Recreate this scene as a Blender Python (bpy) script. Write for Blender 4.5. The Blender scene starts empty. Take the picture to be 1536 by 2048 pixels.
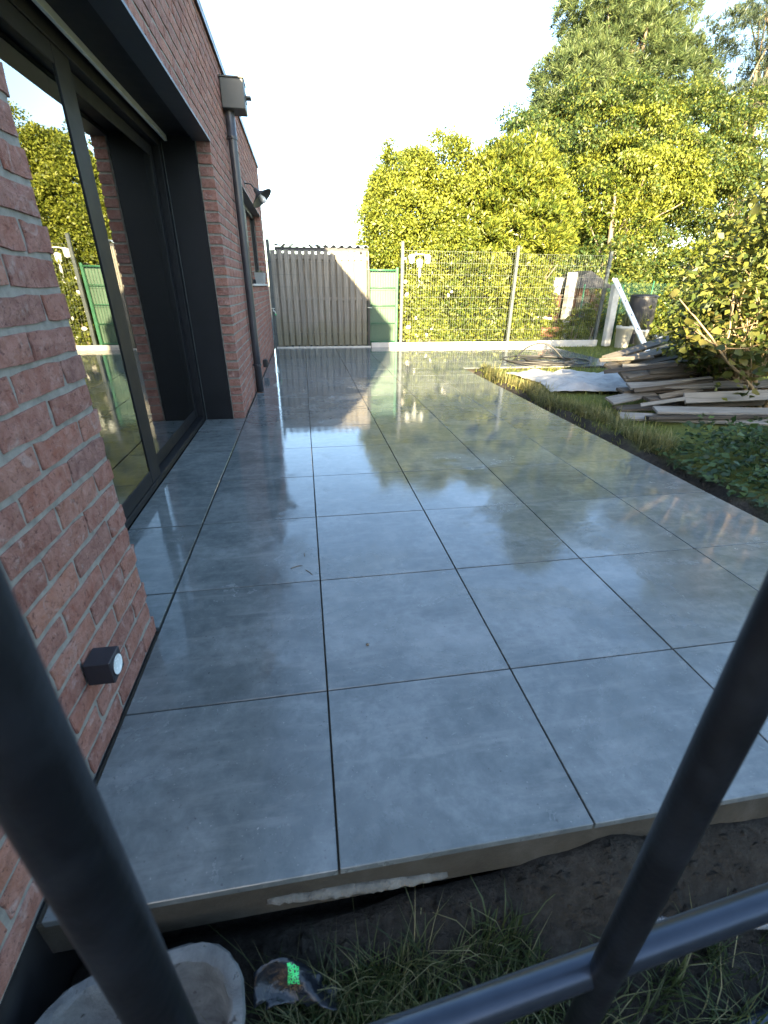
import bpy, bmesh, math, random
import numpy as np
from mathutils import Vector, Matrix

random.seed(7)
rng = np.random.default_rng(11)
scene = bpy.context.scene
COL = scene.collection

# ------------------------------------------------------------------ camera
CAM = np.array([0.5995, -0.4387, 1.1282])
pitch, yaw, roll = -0.4598, 0.1655, 0.0091
FWD = np.array([math.sin(yaw) * math.cos(pitch), math.cos(yaw) * math.cos(pitch), math.sin(pitch)])
R0 = np.array([math.cos(yaw), -math.sin(yaw), 0.0])
U0 = np.cross(R0, FWD)
RGT = R0 * math.cos(roll) + U0 * math.sin(roll)
UPV = -R0 * math.sin(roll) + U0 * math.cos(roll)
cd = bpy.data.cameras.new('camera')
cd.sensor_fit = 'HORIZONTAL'
cd.sensor_width = 24.0
cd.lens = 913.5 / 1536 * 24.0
cd.clip_start = 0.02
cd.clip_end = 2000
cd.dof.use_dof = True
cd.dof.focus_distance = 3.6
cd.dof.aperture_fstop = 5.2
cam = bpy.data.objects.new('camera', cd)
COL.objects.link(cam)
cam.matrix_world = Matrix(((RGT[0], UPV[0], -FWD[0], CAM[0]), (RGT[1], UPV[1], -FWD[1], CAM[1]),
                           (RGT[2], UPV[2], -FWD[2], CAM[2]), (0, 0, 0, 1)))
scene.camera = cam

# ------------------------------------------------------------------ sky, sun, exposure
SUN_TRAVEL = Vector((0.243, 1.0, -0.262)).normalized()
to_sun = -SUN_TRAVEL
elev = math.asin(to_sun.z)
azim = math.atan2(to_sun.x, to_sun.y)          # clockwise from +Y
world = bpy.data.worlds.new('World')
scene.world = world
world.use_nodes = True
wn = world.node_tree
wn.nodes.clear()
sky = wn.nodes.new('ShaderNodeTexSky')
sky.sky_type = 'NISHITA'
sky.sun_disc = False
sky.sun_elevation = elev
sky.sun_rotation = azim
sky.air_density = 1.0
sky.dust_density = 1.2
sky.ozone_density = 1.5
bg = wn.nodes.new('ShaderNodeBackground')
bg.inputs[1].default_value = 0.10
wo = wn.nodes.new('ShaderNodeOutputWorld')
wn.links.new(sky.outputs[0], bg.inputs[0])
wn.links.new(bg.outputs[0], wo.inputs[0])
sl = bpy.data.lights.new('sun', 'SUN')
sl.energy = 5.0
sl.angle = math.radians(0.6)
sl.color = (1.0, 0.81, 0.50)
so = bpy.data.objects.new('sun', sl)
COL.objects.link(so)
so.rotation_euler = SUN_TRAVEL.to_track_quat('-Z', 'Y').to_euler()
so.location = (-5, -20, 9)
scene.view_settings.view_transform = 'Standard'
scene.view_settings.look = 'None'
scene.view_settings.exposure = 3.3
scene.view_settings.gamma = 1.0
scene.render.engine = 'CYCLES'
scene.cycles.max_bounces = 8
scene.cycles.transparent_max_bounces = 12


# ------------------------------------------------------------------ material helpers
class NT:
    def __init__(s, name):
        s.m = bpy.data.materials.new(name)
        s.m.use_nodes = True
        s.t = s.m.node_tree
        s.t.nodes.clear()
        s.out = s.t.nodes.new('ShaderNodeOutputMaterial')

    def n(s, typ, **kw):
        nd = s.t.nodes.new('ShaderNode' + typ)
        ins = kw.pop('ins', {})
        for k, v in kw.items():
            setattr(nd, k, v)
        for k, v in ins.items():
            s.set(nd.inputs[k], v)
        return nd

    def set(s, sock, v):
        if isinstance(v, bpy.types.NodeSocket):
            s.t.links.new(v, sock)
        else:
            sock.default_value = v

    def math(s, op, a, b=0.0, c=None, clamp=False):
        nd = s.t.nodes.new('ShaderNodeMath')
        nd.operation = op
        nd.use_clamp = clamp
        s.set(nd.inputs[0], a)
        s.set(nd.inputs[1], b)
        if c is not None:
            s.set(nd.inputs[2], c)
        return nd.outputs[0]

    def ramp(s, fac, stops, interp='LINEAR'):
        nd = s.t.nodes.new('ShaderNodeValToRGB')
        cr = nd.color_ramp
        cr.interpolation = interp
        while len(cr.elements) < len(stops):
            cr.elements.new(0.5)
        for e, (p, c) in zip(cr.elements, stops):
            e.position = p
            e.color = (c[0], c[1], c[2], 1) if hasattr(c, '__len__') else (c, c, c, 1)
        s.set(nd.inputs[0], fac)
        return nd.outputs[0]

    def mix(s, fac, a, b, mode='MIX'):
        nd = s.t.nodes.new('ShaderNodeMix')
        nd.data_type = 'RGBA'
        nd.blend_type = mode
        s.set(nd.inputs[0], fac)
        for k, v in ((6, a), (7, b)):
            if not isinstance(v, bpy.types.NodeSocket):
                v = (v[0], v[1], v[2], 1)
            s.set(nd.inputs[k], v)
        return nd.outputs[2]

    def noise(s, vec, scale, detail=4.0, rough=0.55, dist=0.0):
        nd = s.t.nodes.new('ShaderNodeTexNoise')
        s.set(nd.inputs['Vector'], vec)
        nd.inputs['Scale'].default_value = scale
        nd.inputs['Detail'].default_value = detail
        nd.inputs['Roughness'].default_value = rough
        nd.inputs['Distortion'].default_value = dist
        return nd.outputs[0]

    def objvec(s, k=37.0):
        tc = s.t.nodes.new('ShaderNodeTexCoord')
        oi = s.t.nodes.new('ShaderNodeObjectInfo')
        a = s.t.nodes.new('ShaderNodeVectorMath')
        a.operation = 'ADD'
        sc = s.math('MULTIPLY', oi.outputs['Random'], k)
        s.t.links.new(tc.outputs['Object'], a.inputs[0])
        s.t.links.new(sc, a.inputs[1])
        return a.outputs[0]

    def pos(s):
        return s.t.nodes.new('ShaderNodeNewGeometry').outputs['Position']

    def scalevec(s, vec, sc):
        mp = s.t.nodes.new('ShaderNodeMapping')
        s.t.links.new(vec, mp.inputs[0])
        mp.inputs['Scale'].default_value = sc
        return mp.outputs[0]

    def bump(s, h, strength=0.3, dist=0.01, normal=None):
        nd = s.t.nodes.new('ShaderNodeBump')
        nd.inputs['Strength'].default_value = strength
        nd.inputs['Distance'].default_value = dist
        s.set(nd.inputs['Height'], h)
        if normal is not None:
            s.set(nd.inputs['Normal'], normal)
        return nd.outputs[0]

    def principled(s, color, rough=0.6, normal=None, metal=0.0, spec=0.5, **kw):
        nd = s.t.nodes.new('ShaderNodeBsdfPrincipled')
        if not isinstance(color, bpy.types.NodeSocket):
            color = (color[0], color[1], color[2], 1)
        s.set(nd.inputs['Base Color'], color)
        s.set(nd.inputs['Roughness'], rough)
        s.set(nd.inputs['Metallic'], metal)
        s.set(nd.inputs['Specular IOR Level'], spec)
        if normal is not None:
            s.set(nd.inputs['Normal'], normal)
        for k, v in kw.items():
            s.set(nd.inputs[k], v)
        return nd

    def done(s, shader):
        s.t.links.new(shader.outputs[0], s.out.inputs[0])
        return s.m


def simple(name, c1, c2, scale=8, rough=0.6, bump=0.2, bscale=40, bd=0.004, metal=0.0, spec=0.5, stretch=(1, 1, 1)):
    t = NT(name)
    v = t.scalevec(t.objvec(), stretch)
    f = t.noise(v, scale, 5, 0.6)
    col = t.mix(t.ramp(f, [(0.3, 0.0), (0.7, 1.0)]), c1, c2)
    b = t.bump(t.noise(v, bscale, 4, 0.6), bump, bd)
    r = t.math('MULTIPLY_ADD', f, 0.25, rough - 0.12)
    return t.done(t.principled(col, r, b, metal, spec))


def leaf_mat(name, dark, mid, light, trans=0.35, rough=0.45, spec=0.35):
    t = NT(name)
    g = t.n('NewGeometry')
    rnd = g.outputs['Random Per Island']
    big = t.noise(t.pos(), 0.9, 2, 0.5)
    f = t.math('ADD', t.math('MULTIPLY', rnd, 0.6), t.math('MULTIPLY', big, 0.6))
    col = t.ramp(f, [(0.25, dark), (0.55, mid), (0.85, light)])
    p = t.principled(col, rough, None, 0, spec)
    tr = t.n('BsdfTranslucent')
    t.set(tr.inputs[0], t.mix(0.5, col, light))
    mx = t.n('MixShader')
    mx.inputs[0].default_value = trans
    t.t.links.new(p.outputs[0], mx.inputs[1])
    t.t.links.new(tr.outputs[0], mx.inputs[2])
    return t.done(mx)


M = {}


def make_materials():
    # wet porcelain tile ----------------------------------------------------
    t = NT('wet_grey_tile')
    ov = t.objvec(53.0)
    wp = t.pos()
    blotch = t.noise(ov, 3.2, 6, 0.62, 0.6)
    fine = t.noise(ov, 22, 6, 0.7, 0.3)
    streak = t.noise(t.scalevec(ov, (1.0, 5.0, 1.0)), 4.0, 5, 0.65)
    col = t.ramp(t.math('ADD', t.math('MULTIPLY', blotch, 0.6), t.math('MULTIPLY', fine, 0.4)),
                 [(0.30, (0.070, 0.082, 0.084)), (0.50, (0.120, 0.136, 0.138)), (0.68, (0.195, 0.212, 0.213))])
    col = t.mix(t.ramp(streak, [(0.50, 0.0), (0.74, 0.5)]), col, (0.23, 0.238, 0.232))
    pits = t.ramp(t.noise(ov, 95, 2, 0.5), [(0.24, 1.0), (0.30, 0.0)])
    col = t.mix(t.math('MULTIPLY', pits, 0.55), col, (0.05, 0.05, 0.052))
    grit = t.ramp(t.noise(wp, 120, 2, 0.5), [(0.70, 0.0), (0.75, 1.0)])
    col = t.mix(t.math('MULTIPLY', grit, 0.6), col, (0.30, 0.30, 0.28))
    tone = t.n('ObjectInfo').outputs['Random']
    col = t.mix(1.0, col, t.ramp(tone, [(0.0, (0.88, 0.88, 0.88)), (1.0, (1.1, 1.1, 1.1))]), 'MULTIPLY')
    # water film: a world-space patchwork, deeper and calmer towards the low, far side of the terrace
    sx = t.n('SeparateXYZ')
    t.t.links.new(wp, sx.inputs[0])
    film = t.noise(wp, 1.35, 7, 0.66, 0.35)
    far = t.math('MULTIPLY', t.math('SUBTRACT', sx.outputs[1], 0.2), 0.022)
    zq = t.math('MULTIPLY', t.math('SUBTRACT', sx.outputs[1], 3.0), 0.55)
    zone = t.math('MULTIPLY', t.math('POWER', 2.718, t.math('MULTIPLY', t.math('MULTIPLY', zq, zq), -1.0)), 0.13)
    wet = t.ramp(t.math('ADD', t.math('ADD', film, far), t.math('SUBTRACT', zone, 0.03)), [(0.515, 0.0), (0.555, 1.0)])
    dry = t.ramp(t.math('SUBTRACT', t.noise(wp, 2.3, 6, 0.7, 0.8), t.math('MULTIPLY', far, 0.6)), [(0.42, 0.0), (0.62, 1.0)])
    edge = t.math('MULTIPLY', t.ramp(t.noise(wp, 24, 4, 0.7), [(0.45, 0.0), (0.75, 1.0)]), t.math('SUBTRACT', 1.0, t.math('MULTIPLY', wet, 0.85)))
    rough = t.math('ADD', t.math('MULTIPLY_ADD', wet, -0.135, 0.165), t.math('MULTIPLY', t.math('ADD', edge, t.math('MULTIPLY', t.math('MULTIPLY', dry, t.math('SUBTRACT', 1.0, wet)), 2.4)), 0.06))
    ripple = t.noise(wp, 6.5, 3, 0.55, 0.4)
    drop_mask = t.ramp(t.noise(wp, 1.15, 3, 0.5), [(0.54, 0.0), (0.66, 1.0)])
    drops = t.math('MULTIPLY', t.ramp(t.noise(wp, 55, 2, 0.5), [(0.52, 0.0), (0.62, 1.0)]), drop_mask)
    h = t.math('ADD', t.math('MULTIPLY', ripple, 0.5), t.math('ADD', t.math('MULTIPLY', drops, 0.35), t.math('MULTIPLY', wet, 0.16)))
    nb = t.bump(t.noise(ov, 130, 3, 0.6), 0.05, 0.002)
    nb = t.bump(h, 0.055, 0.02, nb)
    p = t.principled(col, rough, nb, 0, 0.5)
    p.inputs['Coat Weight'].default_value = 0.0
    p.inputs['IOR'].default_value = 1.5
    M['tile'] = t.done(p)

    # brick -------------------------------------------------------------------
    t = NT('hand_moulded_red_brick')
    ov = t.objvec(29.0)
    oi = t.n('ObjectInfo').outputs['Random']
    isl = t.n('NewGeometry').outputs['Random Per Island']
    rn = t.math('FRACT', t.math('ADD', oi, isl))
    base = t.ramp(rn, [(0.0, (0.165, 0.066, 0.049)), (0.3, (0.250, 0.097, 0.066)), (0.55, (0.205, 0.090, 0.070)),
                       (0.8, (0.30, 0.133, 0.087)), (1.0, (0.150, 0.072, 0.062))])
    wp = t.pos()
    n1 = t.noise(wp, 22, 6, 0.65, 0.5)
    base = t.mix(t.ramp(n1, [(0.35, 0.0), (0.7, 0.75)]), base, (0.36, 0.205, 0.17))
    n2 = t.noise(wp, 75, 5, 0.7, 0.8)
    base = t.mix(t.ramp(n2, [(0.33, 0.85), (0.44, 0.0)]), base, (0.075, 0.032, 0.028))
    n3 = t.noise(wp, 13, 5, 0.7, 1.2)
    base = t.mix(t.ramp(n3, [(0.56, 0.0), (0.72, 0.6)]), base, (0.42, 0.34, 0.31))
    hh = t.math('ADD', t.math('MULTIPLY', n1, 0.8), t.math('MULTIPLY', n2, 0.7))
    b = t.bump(hh, 0.9, 0.010)
    b = t.bump(t.noise(wp, 330, 3, 0.6), 0.25, 0.002, b)
    M['brick'] = t.done(t.principled(base, 0.88, b, 0, 0.25))

    t = NT('pale_mortar')
    wp = t.pos()
    n1 = t.noise(wp, 30, 6, 0.65)
    c = t.ramp(n1, [(0.3, (0.18, 0.168, 0.148)), (0.7, (0.30, 0.283, 0.252))])
    b = t.bump(t.noise(wp, 160, 5, 0.7), 0.6, 0.004)
    M['mortar'] = t.done(t.principled(c, 0.9, b, 0, 0.2))

    M['render'] = simple('grey_render', (0.33, 0.32, 0.30), (0.40, 0.39, 0.37), 6, 0.9, 0.3, 90)
    M['room'] = simple('interior_plaster', (0.42, 0.42, 0.41), (0.47, 0.47, 0.46), 3, 0.9, 0.05, 60)
    M['room_floor'] = simple('interior_floor', (0.22, 0.18, 0.14), (0.28, 0.23, 0.18), 5, 0.5, 0.1, 40)
    M['curtain'] = simple('grey_curtain', (0.36, 0.40, 0.42), (0.44, 0.48, 0.50), 4, 0.9, 0.2, 30)
    M['anthracite'] = simple('anthracite_aluminium', (0.007, 0.0072, 0.0085), (0.011, 0.0112, 0.013), 9, 0.55, 0.04, 220, 0.001, 0.0, 0.25)
    M['coping'] = simple('dark_coping_metal', (0.03, 0.033, 0.037), (0.045, 0.048, 0.052), 9, 0.4, 0.05, 120, 0.001, 0.3)
    M['lintel'] = simple('painted_steel_lintel', (0.028, 0.033, 0.042), (0.038, 0.044, 0.055), 7, 0.5, 0.08, 90, 0.002)
    M['alu'] = simple('bare_aluminium_strip', (0.50, 0.51, 0.46), (0.60, 0.60, 0.54), 12, 0.5, 0.05, 120, 0.001, 0.0)
    M['zinc'] = simple('grey_zinc_hopper', (0.035, 0.041, 0.042), (0.058, 0.064, 0.064), 6, 0.5, 0.06, 80, 0.002, 0.1)
    M['pipe'] = simple('charcoal_downpipe', (0.030, 0.031, 0.037), (0.042, 0.043, 0.050), 12, 0.35, 0.03, 90, 0.001)
    M['black_plastic'] = simple('black_plastic', (0.012, 0.012, 0.013), (0.022, 0.022, 0.023), 20, 0.45, 0.08, 150, 0.001)
    M['lamp_black'] = simple('matt_black_lamp', (0.014, 0.014, 0.018), (0.022, 0.021, 0.027), 30, 0.5, 0.1, 400, 0.0006)
    M['lens'] = simple('frosted_lens', (0.62, 0.68, 0.68), (0.74, 0.78, 0.77), 60, 0.25, 0.05, 300, 0.001)
    M['white_metal'] = simple('white_enamel', (0.72, 0.72, 0.70), (0.80, 0.80, 0.78), 9, 0.35, 0.04, 60, 0.001)

    # scaffold paint
    t = NT('worn_blue_grey_paint')
    ov = t.objvec()
    c = t.mix(t.ramp(t.noise(ov, 14, 5, 0.7), [(0.45, 0.0), (0.72, 1.0)]), (0.0034, 0.0044, 0.0065), (0.010, 0.0125, 0.017))
    M['scaffold'] = t.done(t.principled(c, 0.42, t.bump(t.noise(ov, 90, 4, 0.6), 0.25, 0.003), 0.0, 0.35))
    t = NT('galvanised_rail')
    ov = t.objvec()
    c = t.mix(t.noise(ov, 18, 5, 0.7), (0.018, 0.025, 0.038), (0.042, 0.052, 0.070))
    M['rail'] = t.done(t.principled(c, 0.3, t.bump(t.noise(ov, 60, 4, 0.6), 0.1, 0.002), 0.6, 0.5))

    # glass ---------------------------------------------------------------------
    t = NT('coated_double_glazing')
    fr = t.n('Fresnel')
    fr.inputs[0].default_value = 1.75
    f2 = t.math('MULTIPLY_ADD', fr.outputs[0], 1.5, 0.08, clamp=True)
    tr = t.n('BsdfTransparent')
    tr.inputs[0].default_value = (0.62, 0.68, 0.66, 1)
    gl = t.n('BsdfGlossy')
    gl.inputs['Roughness'].default_value = 0.004
    gl.inputs['Color'].default_value = (0.95, 0.97, 0.95, 1)
    t.set(gl.inputs['Normal'], t.bump(t.noise(t.pos(), 2.2, 2, 0.5), 0.03, 0.01))
    mx = t.n('MixShader')
    t.set(mx.inputs[0], f2)
    t.t.links.new(tr.outputs[0], mx.inputs[1])
    t.t.links.new(gl.outputs[0], mx.inputs[2])
    M['glass'] = t.done(mx)

    # concrete edge of the slab, soil, lawn ------------------------------------------
    t = NT('brown_stained_concrete')
    wp = t.pos()
    n1 = t.noise(wp, 5, 6, 0.7, 0.5)
    c = t.ramp(n1, [(0.3, (0.038, 0.032, 0.023)), (0.55, (0.058, 0.052, 0.040)), (0.75, (0.088, 0.080, 0.066))])
    M['slab'] = t.done(t.principled(c, 0.85, t.bump(t.noise(wp, 70, 6, 0.7), 0.5, 0.005), 0, 0.25))
    t = NT('ground_soil_and_lawn')
    wp = t.pos()
    sx = t.n('SeparateXYZ')
    t.t.links.new(wp, sx.inputs[0])
    n1 = t.noise(wp, 3.0, 6, 0.65, 0.4)
    n2 = t.noise(wp, 38, 6, 0.7)
    soil = t.ramp(t.math('ADD', t.math('MULTIPLY', n1, 0.5), t.math('MULTIPLY', n2, 0.5)),
                  [(0.3, (0.016, 0.0145, 0.0125)), (0.5, (0.036, 0.033, 0.028)), (0.7, (0.075, 0.070, 0.060))])
    turf = t.ramp(n2, [(0.3, (0.07, 0.085, 0.02)), (0.6, (0.14, 0.155, 0.04)), (0.8, (0.22, 0.21, 0.08))])
    gm = t.math('ADD', t.math('MULTIPLY', t.math('SUBTRACT', sx.outputs[0], 3.33), 8.0), t.math('MULTIPLY', n1, 2.0))
    gm = t.ramp(t.math('SUBTRACT', gm, 0.6), [(0.0, 0.0), (1.0, 1.0)])
    c = t.mix(gm, soil, turf)
    b = t.bump(t.math('ADD', n2, t.math('MULTIPLY', t.noise(wp, 140, 4, 0.7), 0.4)), 1.0, 0.02)
    M['ground'] = t.done(t.principled(c, 0.95, b, 0, 0.15))
    M['cement'] = simple('dried_cement', (0.085, 0.082, 0.07), (0.19, 0.185, 0.16), 22, 0.9, 1.0, 60, 0.01)
    M['concrete'] = simple('pale_concrete', (0.42, 0.40, 0.36), (0.55, 0.53, 0.48), 9, 0.88, 0.5, 70, 0.004)
    M['kick'] = simple('white_concrete_board', (0.36, 0.345, 0.31), (0.48, 0.46, 0.42), 7, 0.85, 0.4, 60, 0.004)
    t = NT('old_concrete_trough')
    ov = t.objvec()
    n1 = t.noise(ov, 12, 6, 0.7, 0.6)
    c = t.ramp(n1, [(0.3, (0.065, 0.07, 0.07)), (0.5, (0.12, 0.126, 0.126)), (0.7, (0.18, 0.185, 0.18))])
    pit = t.ramp(t.noise(ov, 48, 3, 0.6), [(0.28, 1.0), (0.36, 0.0)])
    c = t.mix(pit, c, (0.06, 0.06, 0.06))
    M['trough'] = t.done(t.principled(c, 0.85, t.bump(t.math('SUBTRACT', t.noise(ov, 90, 6, 0.75), pit), 0.7, 0.006), 0, 0.3))

    # timber --------------------------------------------------------------------
    def wood(name, a, b, c, green=None, rough=0.8):
        t = NT(name)
        ov = t.objvec(17.0)
        g = t.noise(t.scalevec(ov, (38, 38, 2.2)), 1.0, 6, 0.65, 0.7)
        k = t.noise(t.scalevec(ov, (9, 9, 3.0)), 1.0, 4, 0.6, 1.2)
        tone = t.n('ObjectInfo').outputs['Random']
        col = t.ramp(g, [(0.3, a), (0.5, b), (0.72, c)])
        col = t.mix(t.ramp(k, [(0.62, 0.0), (0.78, 0.7)]), col, (a[0] * 0.55, a[1] * 0.5, a[2] * 0.45))
        col = t.mix(1.0, col, t.ramp(tone, [(0.0, (0.78, 0.78, 0.78)), (1.0, (1.15, 1.13, 1.1))]), 'MULTIPLY')
        if green:
            z = t.n('SeparateXYZ')
            t.t.links.new(t.pos(), z.inputs[0])
            gz = t.math('ADD', t.math('MULTIPLY', z.outputs[2], -1.2), t.math('MULTIPLY', t.noise(t.pos(), 2.5, 4, 0.6), 1.6))
            col = t.mix(t.ramp(gz, [(0.0, 0.0), (0.6, 0.55)]), col, green)
        return t.done(t.principled(col, rough, t.bump(g, 0.4, 0.003), 0, 0.25))
    M['fence_wood'] = wood('weathered_fence_board', (0.145, 0.135, 0.115), (0.235, 0.222, 0.195), (0.325, 0.305, 0.27), (0.13, 0.128, 0.07))
    M['grey_board'] = wood('grey_scrap_board', (0.07, 0.062, 0.05), (0.12, 0.108, 0.09), (0.185, 0.17, 0.145))
    M['brown_board'] = wood('brown_scrap_board', (0.034, 0.029, 0.023), (0.062, 0.053, 0.043), (0.105, 0.092, 0.076))
    M['pale_board'] = wood('pale_painted_board', (0.12, 0.116, 0.105), (0.19, 0.185, 0.17), (0.27, 0.262, 0.245))
    M['red_wood'] = wood('red_brown_timber', (0.030, 0.014, 0.009), (0.055, 0.026, 0.016), (0.085, 0.042, 0.025))
    M['bark'] = simple('tree_bark', (0.11, 0.085, 0.06), (0.21, 0.17, 0.125), 14, 0.9, 1.0, 24, 0.02, stretch=(1, 1, 0.25))
    M['twig'] = simple('tan_woody_stem', (0.19, 0.135, 0.075), (0.29, 0.215, 0.12), 22, 0.75, 0.5, 60, 0.004)
    M['terracotta'] = simple('terracotta', (0.20, 0.075, 0.042), (0.26, 0.11, 0.06), 9, 0.8, 0.3, 60)
    M['pot'] = simple('beige_plastic_pot', (0.42, 0.39, 0.33), (0.50, 0.47, 0.40), 8, 0.55, 0.1, 40)
    M['pot_grey'] = simple('grey_stone_bowl', (0.22, 0.22, 0.21), (0.31, 0.31, 0.29), 9, 0.8, 0.4, 60)
    M['corrugated'] = simple('blue_grey_corrugated_sheet', (0.11, 0.15, 0.22), (0.19, 0.24, 0.31), 6, 0.4, 0.1, 30, 0.002, 0.2)
    M['fascia'] = simple('dark_blue_fascia', (0.012, 0.014, 0.022), (0.02, 0.022, 0.03), 6, 0.6, 0.1, 30)
    M['green_paint'] = simple('green_coated_steel', (0.018, 0.085, 0.042), (0.028, 0.12, 0.06), 12, 0.4, 0.05, 60)
    M['green_sheet'] = simple('pale_green_sheet', (0.045, 0.085, 0.056), (0.07, 0.118, 0.08), 4, 0.6, 0.2, 12, 0.01)
    M['net'] = simple('green_netting', (0.006, 0.042, 0.026), (0.010, 0.065, 0.04), 12, 0.5, 0.05, 60)
    M['post_grey'] = simple('anthracite_fence_post', (0.045, 0.056, 0.058), (0.07, 0.084, 0.086), 12, 0.5, 0.05, 60, 0.001, 0.1)
    M['wire'] = simple('galvanised_wire', (0.20, 0.23, 0.19), (0.28, 0.31, 0.27), 40, 0.4, 0.05, 60, 0.001, 0.5)
    M['wire_dark'] = simple('dark_coated_wire', (0.06, 0.075, 0.08), (0.09, 0.105, 0.11), 40, 0.45, 0.05, 60, 0.001, 0.2)
    M['rubber'] = simple('black_rubber_hose', (0.014, 0.014, 0.014), (0.028, 0.028, 0.027), 30, 0.5, 0.1, 90, 0.001)
    M['tarp'] = simple('dusty_grey_tarp', (0.26, 0.258, 0.25), (0.42, 0.415, 0.40), 7, 0.75, 0.5, 14, 0.02)
    M['bag'] = simple('white_plastic_bag', (0.66, 0.68, 0.71), (0.76, 0.78, 0.80), 9, 0.4, 0.5, 18, 0.01)
    M['film'] = simple('dark_plastic_film', (0.008, 0.011, 0.015), (0.020, 0.025, 0.033), 11, 0.3, 0.5, 22, 0.01)
    t = NT('neon_green_print')
    ov = t.objvec()
    vo = t.n('TexVoronoi')
    vo.feature = 'DISTANCE_TO_EDGE'
    t.set(vo.inputs['Vector'], ov)
    vo.inputs['Scale'].default_value = 150
    c = t.mix(t.ramp(vo.outputs[0], [(0.10, 1.0), (0.22, 0.0)]), (0.035, 0.05, 0.05), (0.06, 0.78, 0.20))
    M['neon'] = t.done(t.principled(c, 0.4))
    M['conduit'] = simple('grey_conduit', (0.15, 0.16, 0.17), (0.23, 0.24, 0.25), 30, 0.5, 0.1, 90, 0.001)
    M['petal'] = simple('white_petal', (0.80, 0.76, 0.68), (0.86, 0.82, 0.74), 20, 0.6, 0.1, 40)
    M['dry_flower'] = simple('faded_flower', (0.36, 0.28, 0.15), (0.47, 0.38, 0.22), 40, 0.8, 0.3, 80)

    # foliage
    M['lf_yellow'] = leaf_mat('yellow_green_leaves', (0.048, 0.075, 0.012), (0.118, 0.148, 0.019), (0.240, 0.262, 0.038), 0.40)
    M['lf_laurel'] = leaf_mat('laurel_leaves', (0.034, 0.062, 0.010), (0.088, 0.118, 0.015), (0.205, 0.22, 0.030), 0.38, 0.4)
    M['lf_tree'] = leaf_mat('broadleaf_leaves', (0.020, 0.046, 0.016), (0.052, 0.088, 0.022), (0.145, 0.165, 0.030), 0.42)
    M['lf_pine'] = leaf_mat('pine_needles', (0.026, 0.050, 0.023), (0.058, 0.090, 0.034), (0.110, 0.142, 0.048), 0.25, 0.5)
    M['lf_dark_pine'] = leaf_mat('dark_pine_needles', (0.014, 0.028, 0.020), (0.030, 0.050, 0.030), (0.065, 0.085, 0.040), 0.12, 0.5)
    M['lf_hydr'] = leaf_mat('hydrangea_leaves', (0.024, 0.044, 0.010), (0.064, 0.088, 0.018), (0.155, 0.162, 0.034), 0.34, 0.45)
    M['lf_cover'] = leaf_mat('ground_cover_leaves', (0.012, 0.028, 0.010), (0.028, 0.058, 0.017), (0.06, 0.10, 0.026), 0.25, 0.45)
    M['lf_grass'] = leaf_mat('grass_blades', (0.05, 0.082, 0.016), (0.125, 0.155, 0.028), (0.25, 0.255, 0.065), 0.4, 0.5)
    M['lf_straw'] = leaf_mat('straw_blades', (0.035, 0.052, 0.018), (0.085, 0.095, 0.036), (0.20, 0.185, 0.095), 0.3, 0.6)
    M['lf_edge'] = leaf_mat('dry_edge_blades', (0.045, 0.062, 0.018), (0.125, 0.13, 0.04), (0.29, 0.26, 0.11), 0.35, 0.6)
    M['lf_weed'] = leaf_mat('weed_blades', (0.012, 0.024, 0.007), (0.030, 0.050, 0.014), (0.065, 0.085, 0.028), 0.3, 0.5)
    M['lf_added_hedge'] = leaf_mat('added_hedge_leaves', (0.02, 0.04, 0.012), (0.05, 0.075, 0.018), (0.09, 0.11, 0.025), 0.25)


make_materials()


# ------------------------------------------------------------------ object helpers
def link(o, parent=None, label=None, cat=None, group=None, kind=None):
    COL.objects.link(o)
    if parent is not None:
        o.parent = parent
    for k, v in (('label', label), ('category', cat), ('group', group), ('kind', kind)):
        if v:
            o[k] = v
    return o


def empty(name, loc, label, cat, group=None, rz=0.0):
    o = bpy.data.objects.new(name, None)
    o.empty_display_size = 0.1
    o.location = loc
    o.rotation_euler = (0, 0, rz)
    return link(o, None, label, cat, group)


def mesh_data(name, v, f, smooth=False):
    me = bpy.data.meshes.new(name)
    v = np.asarray(v, dtype=np.float32)
    if isinstance(f, np.ndarray) and f.ndim == 2:
        n, k = f.shape
        me.vertices.add(len(v))
        me.vertices.foreach_set('co', v.ravel())
        me.loops.add(n * k)
        me.loops.foreach_set('vertex_index', f.astype(np.int32).ravel())
        me.polygons.add(n)
        me.polygons.foreach_set('loop_start', np.arange(0, n * k, k, dtype=np.int32))
        me.polygons.foreach_set('loop_total', np.full(n, k, dtype=np.int32))
        if smooth:
            me.polygons.foreach_set('use_smooth', np.ones(n, dtype=bool))
        me.update(calc_edges=True)
    else:
        me.from_pydata([tuple(map(float, p)) for p in v], [], [tuple(q) for q in f])
        if smooth:
            for p in me.polygons:
                p.use_smooth = True
        me.update()
    return me


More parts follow.
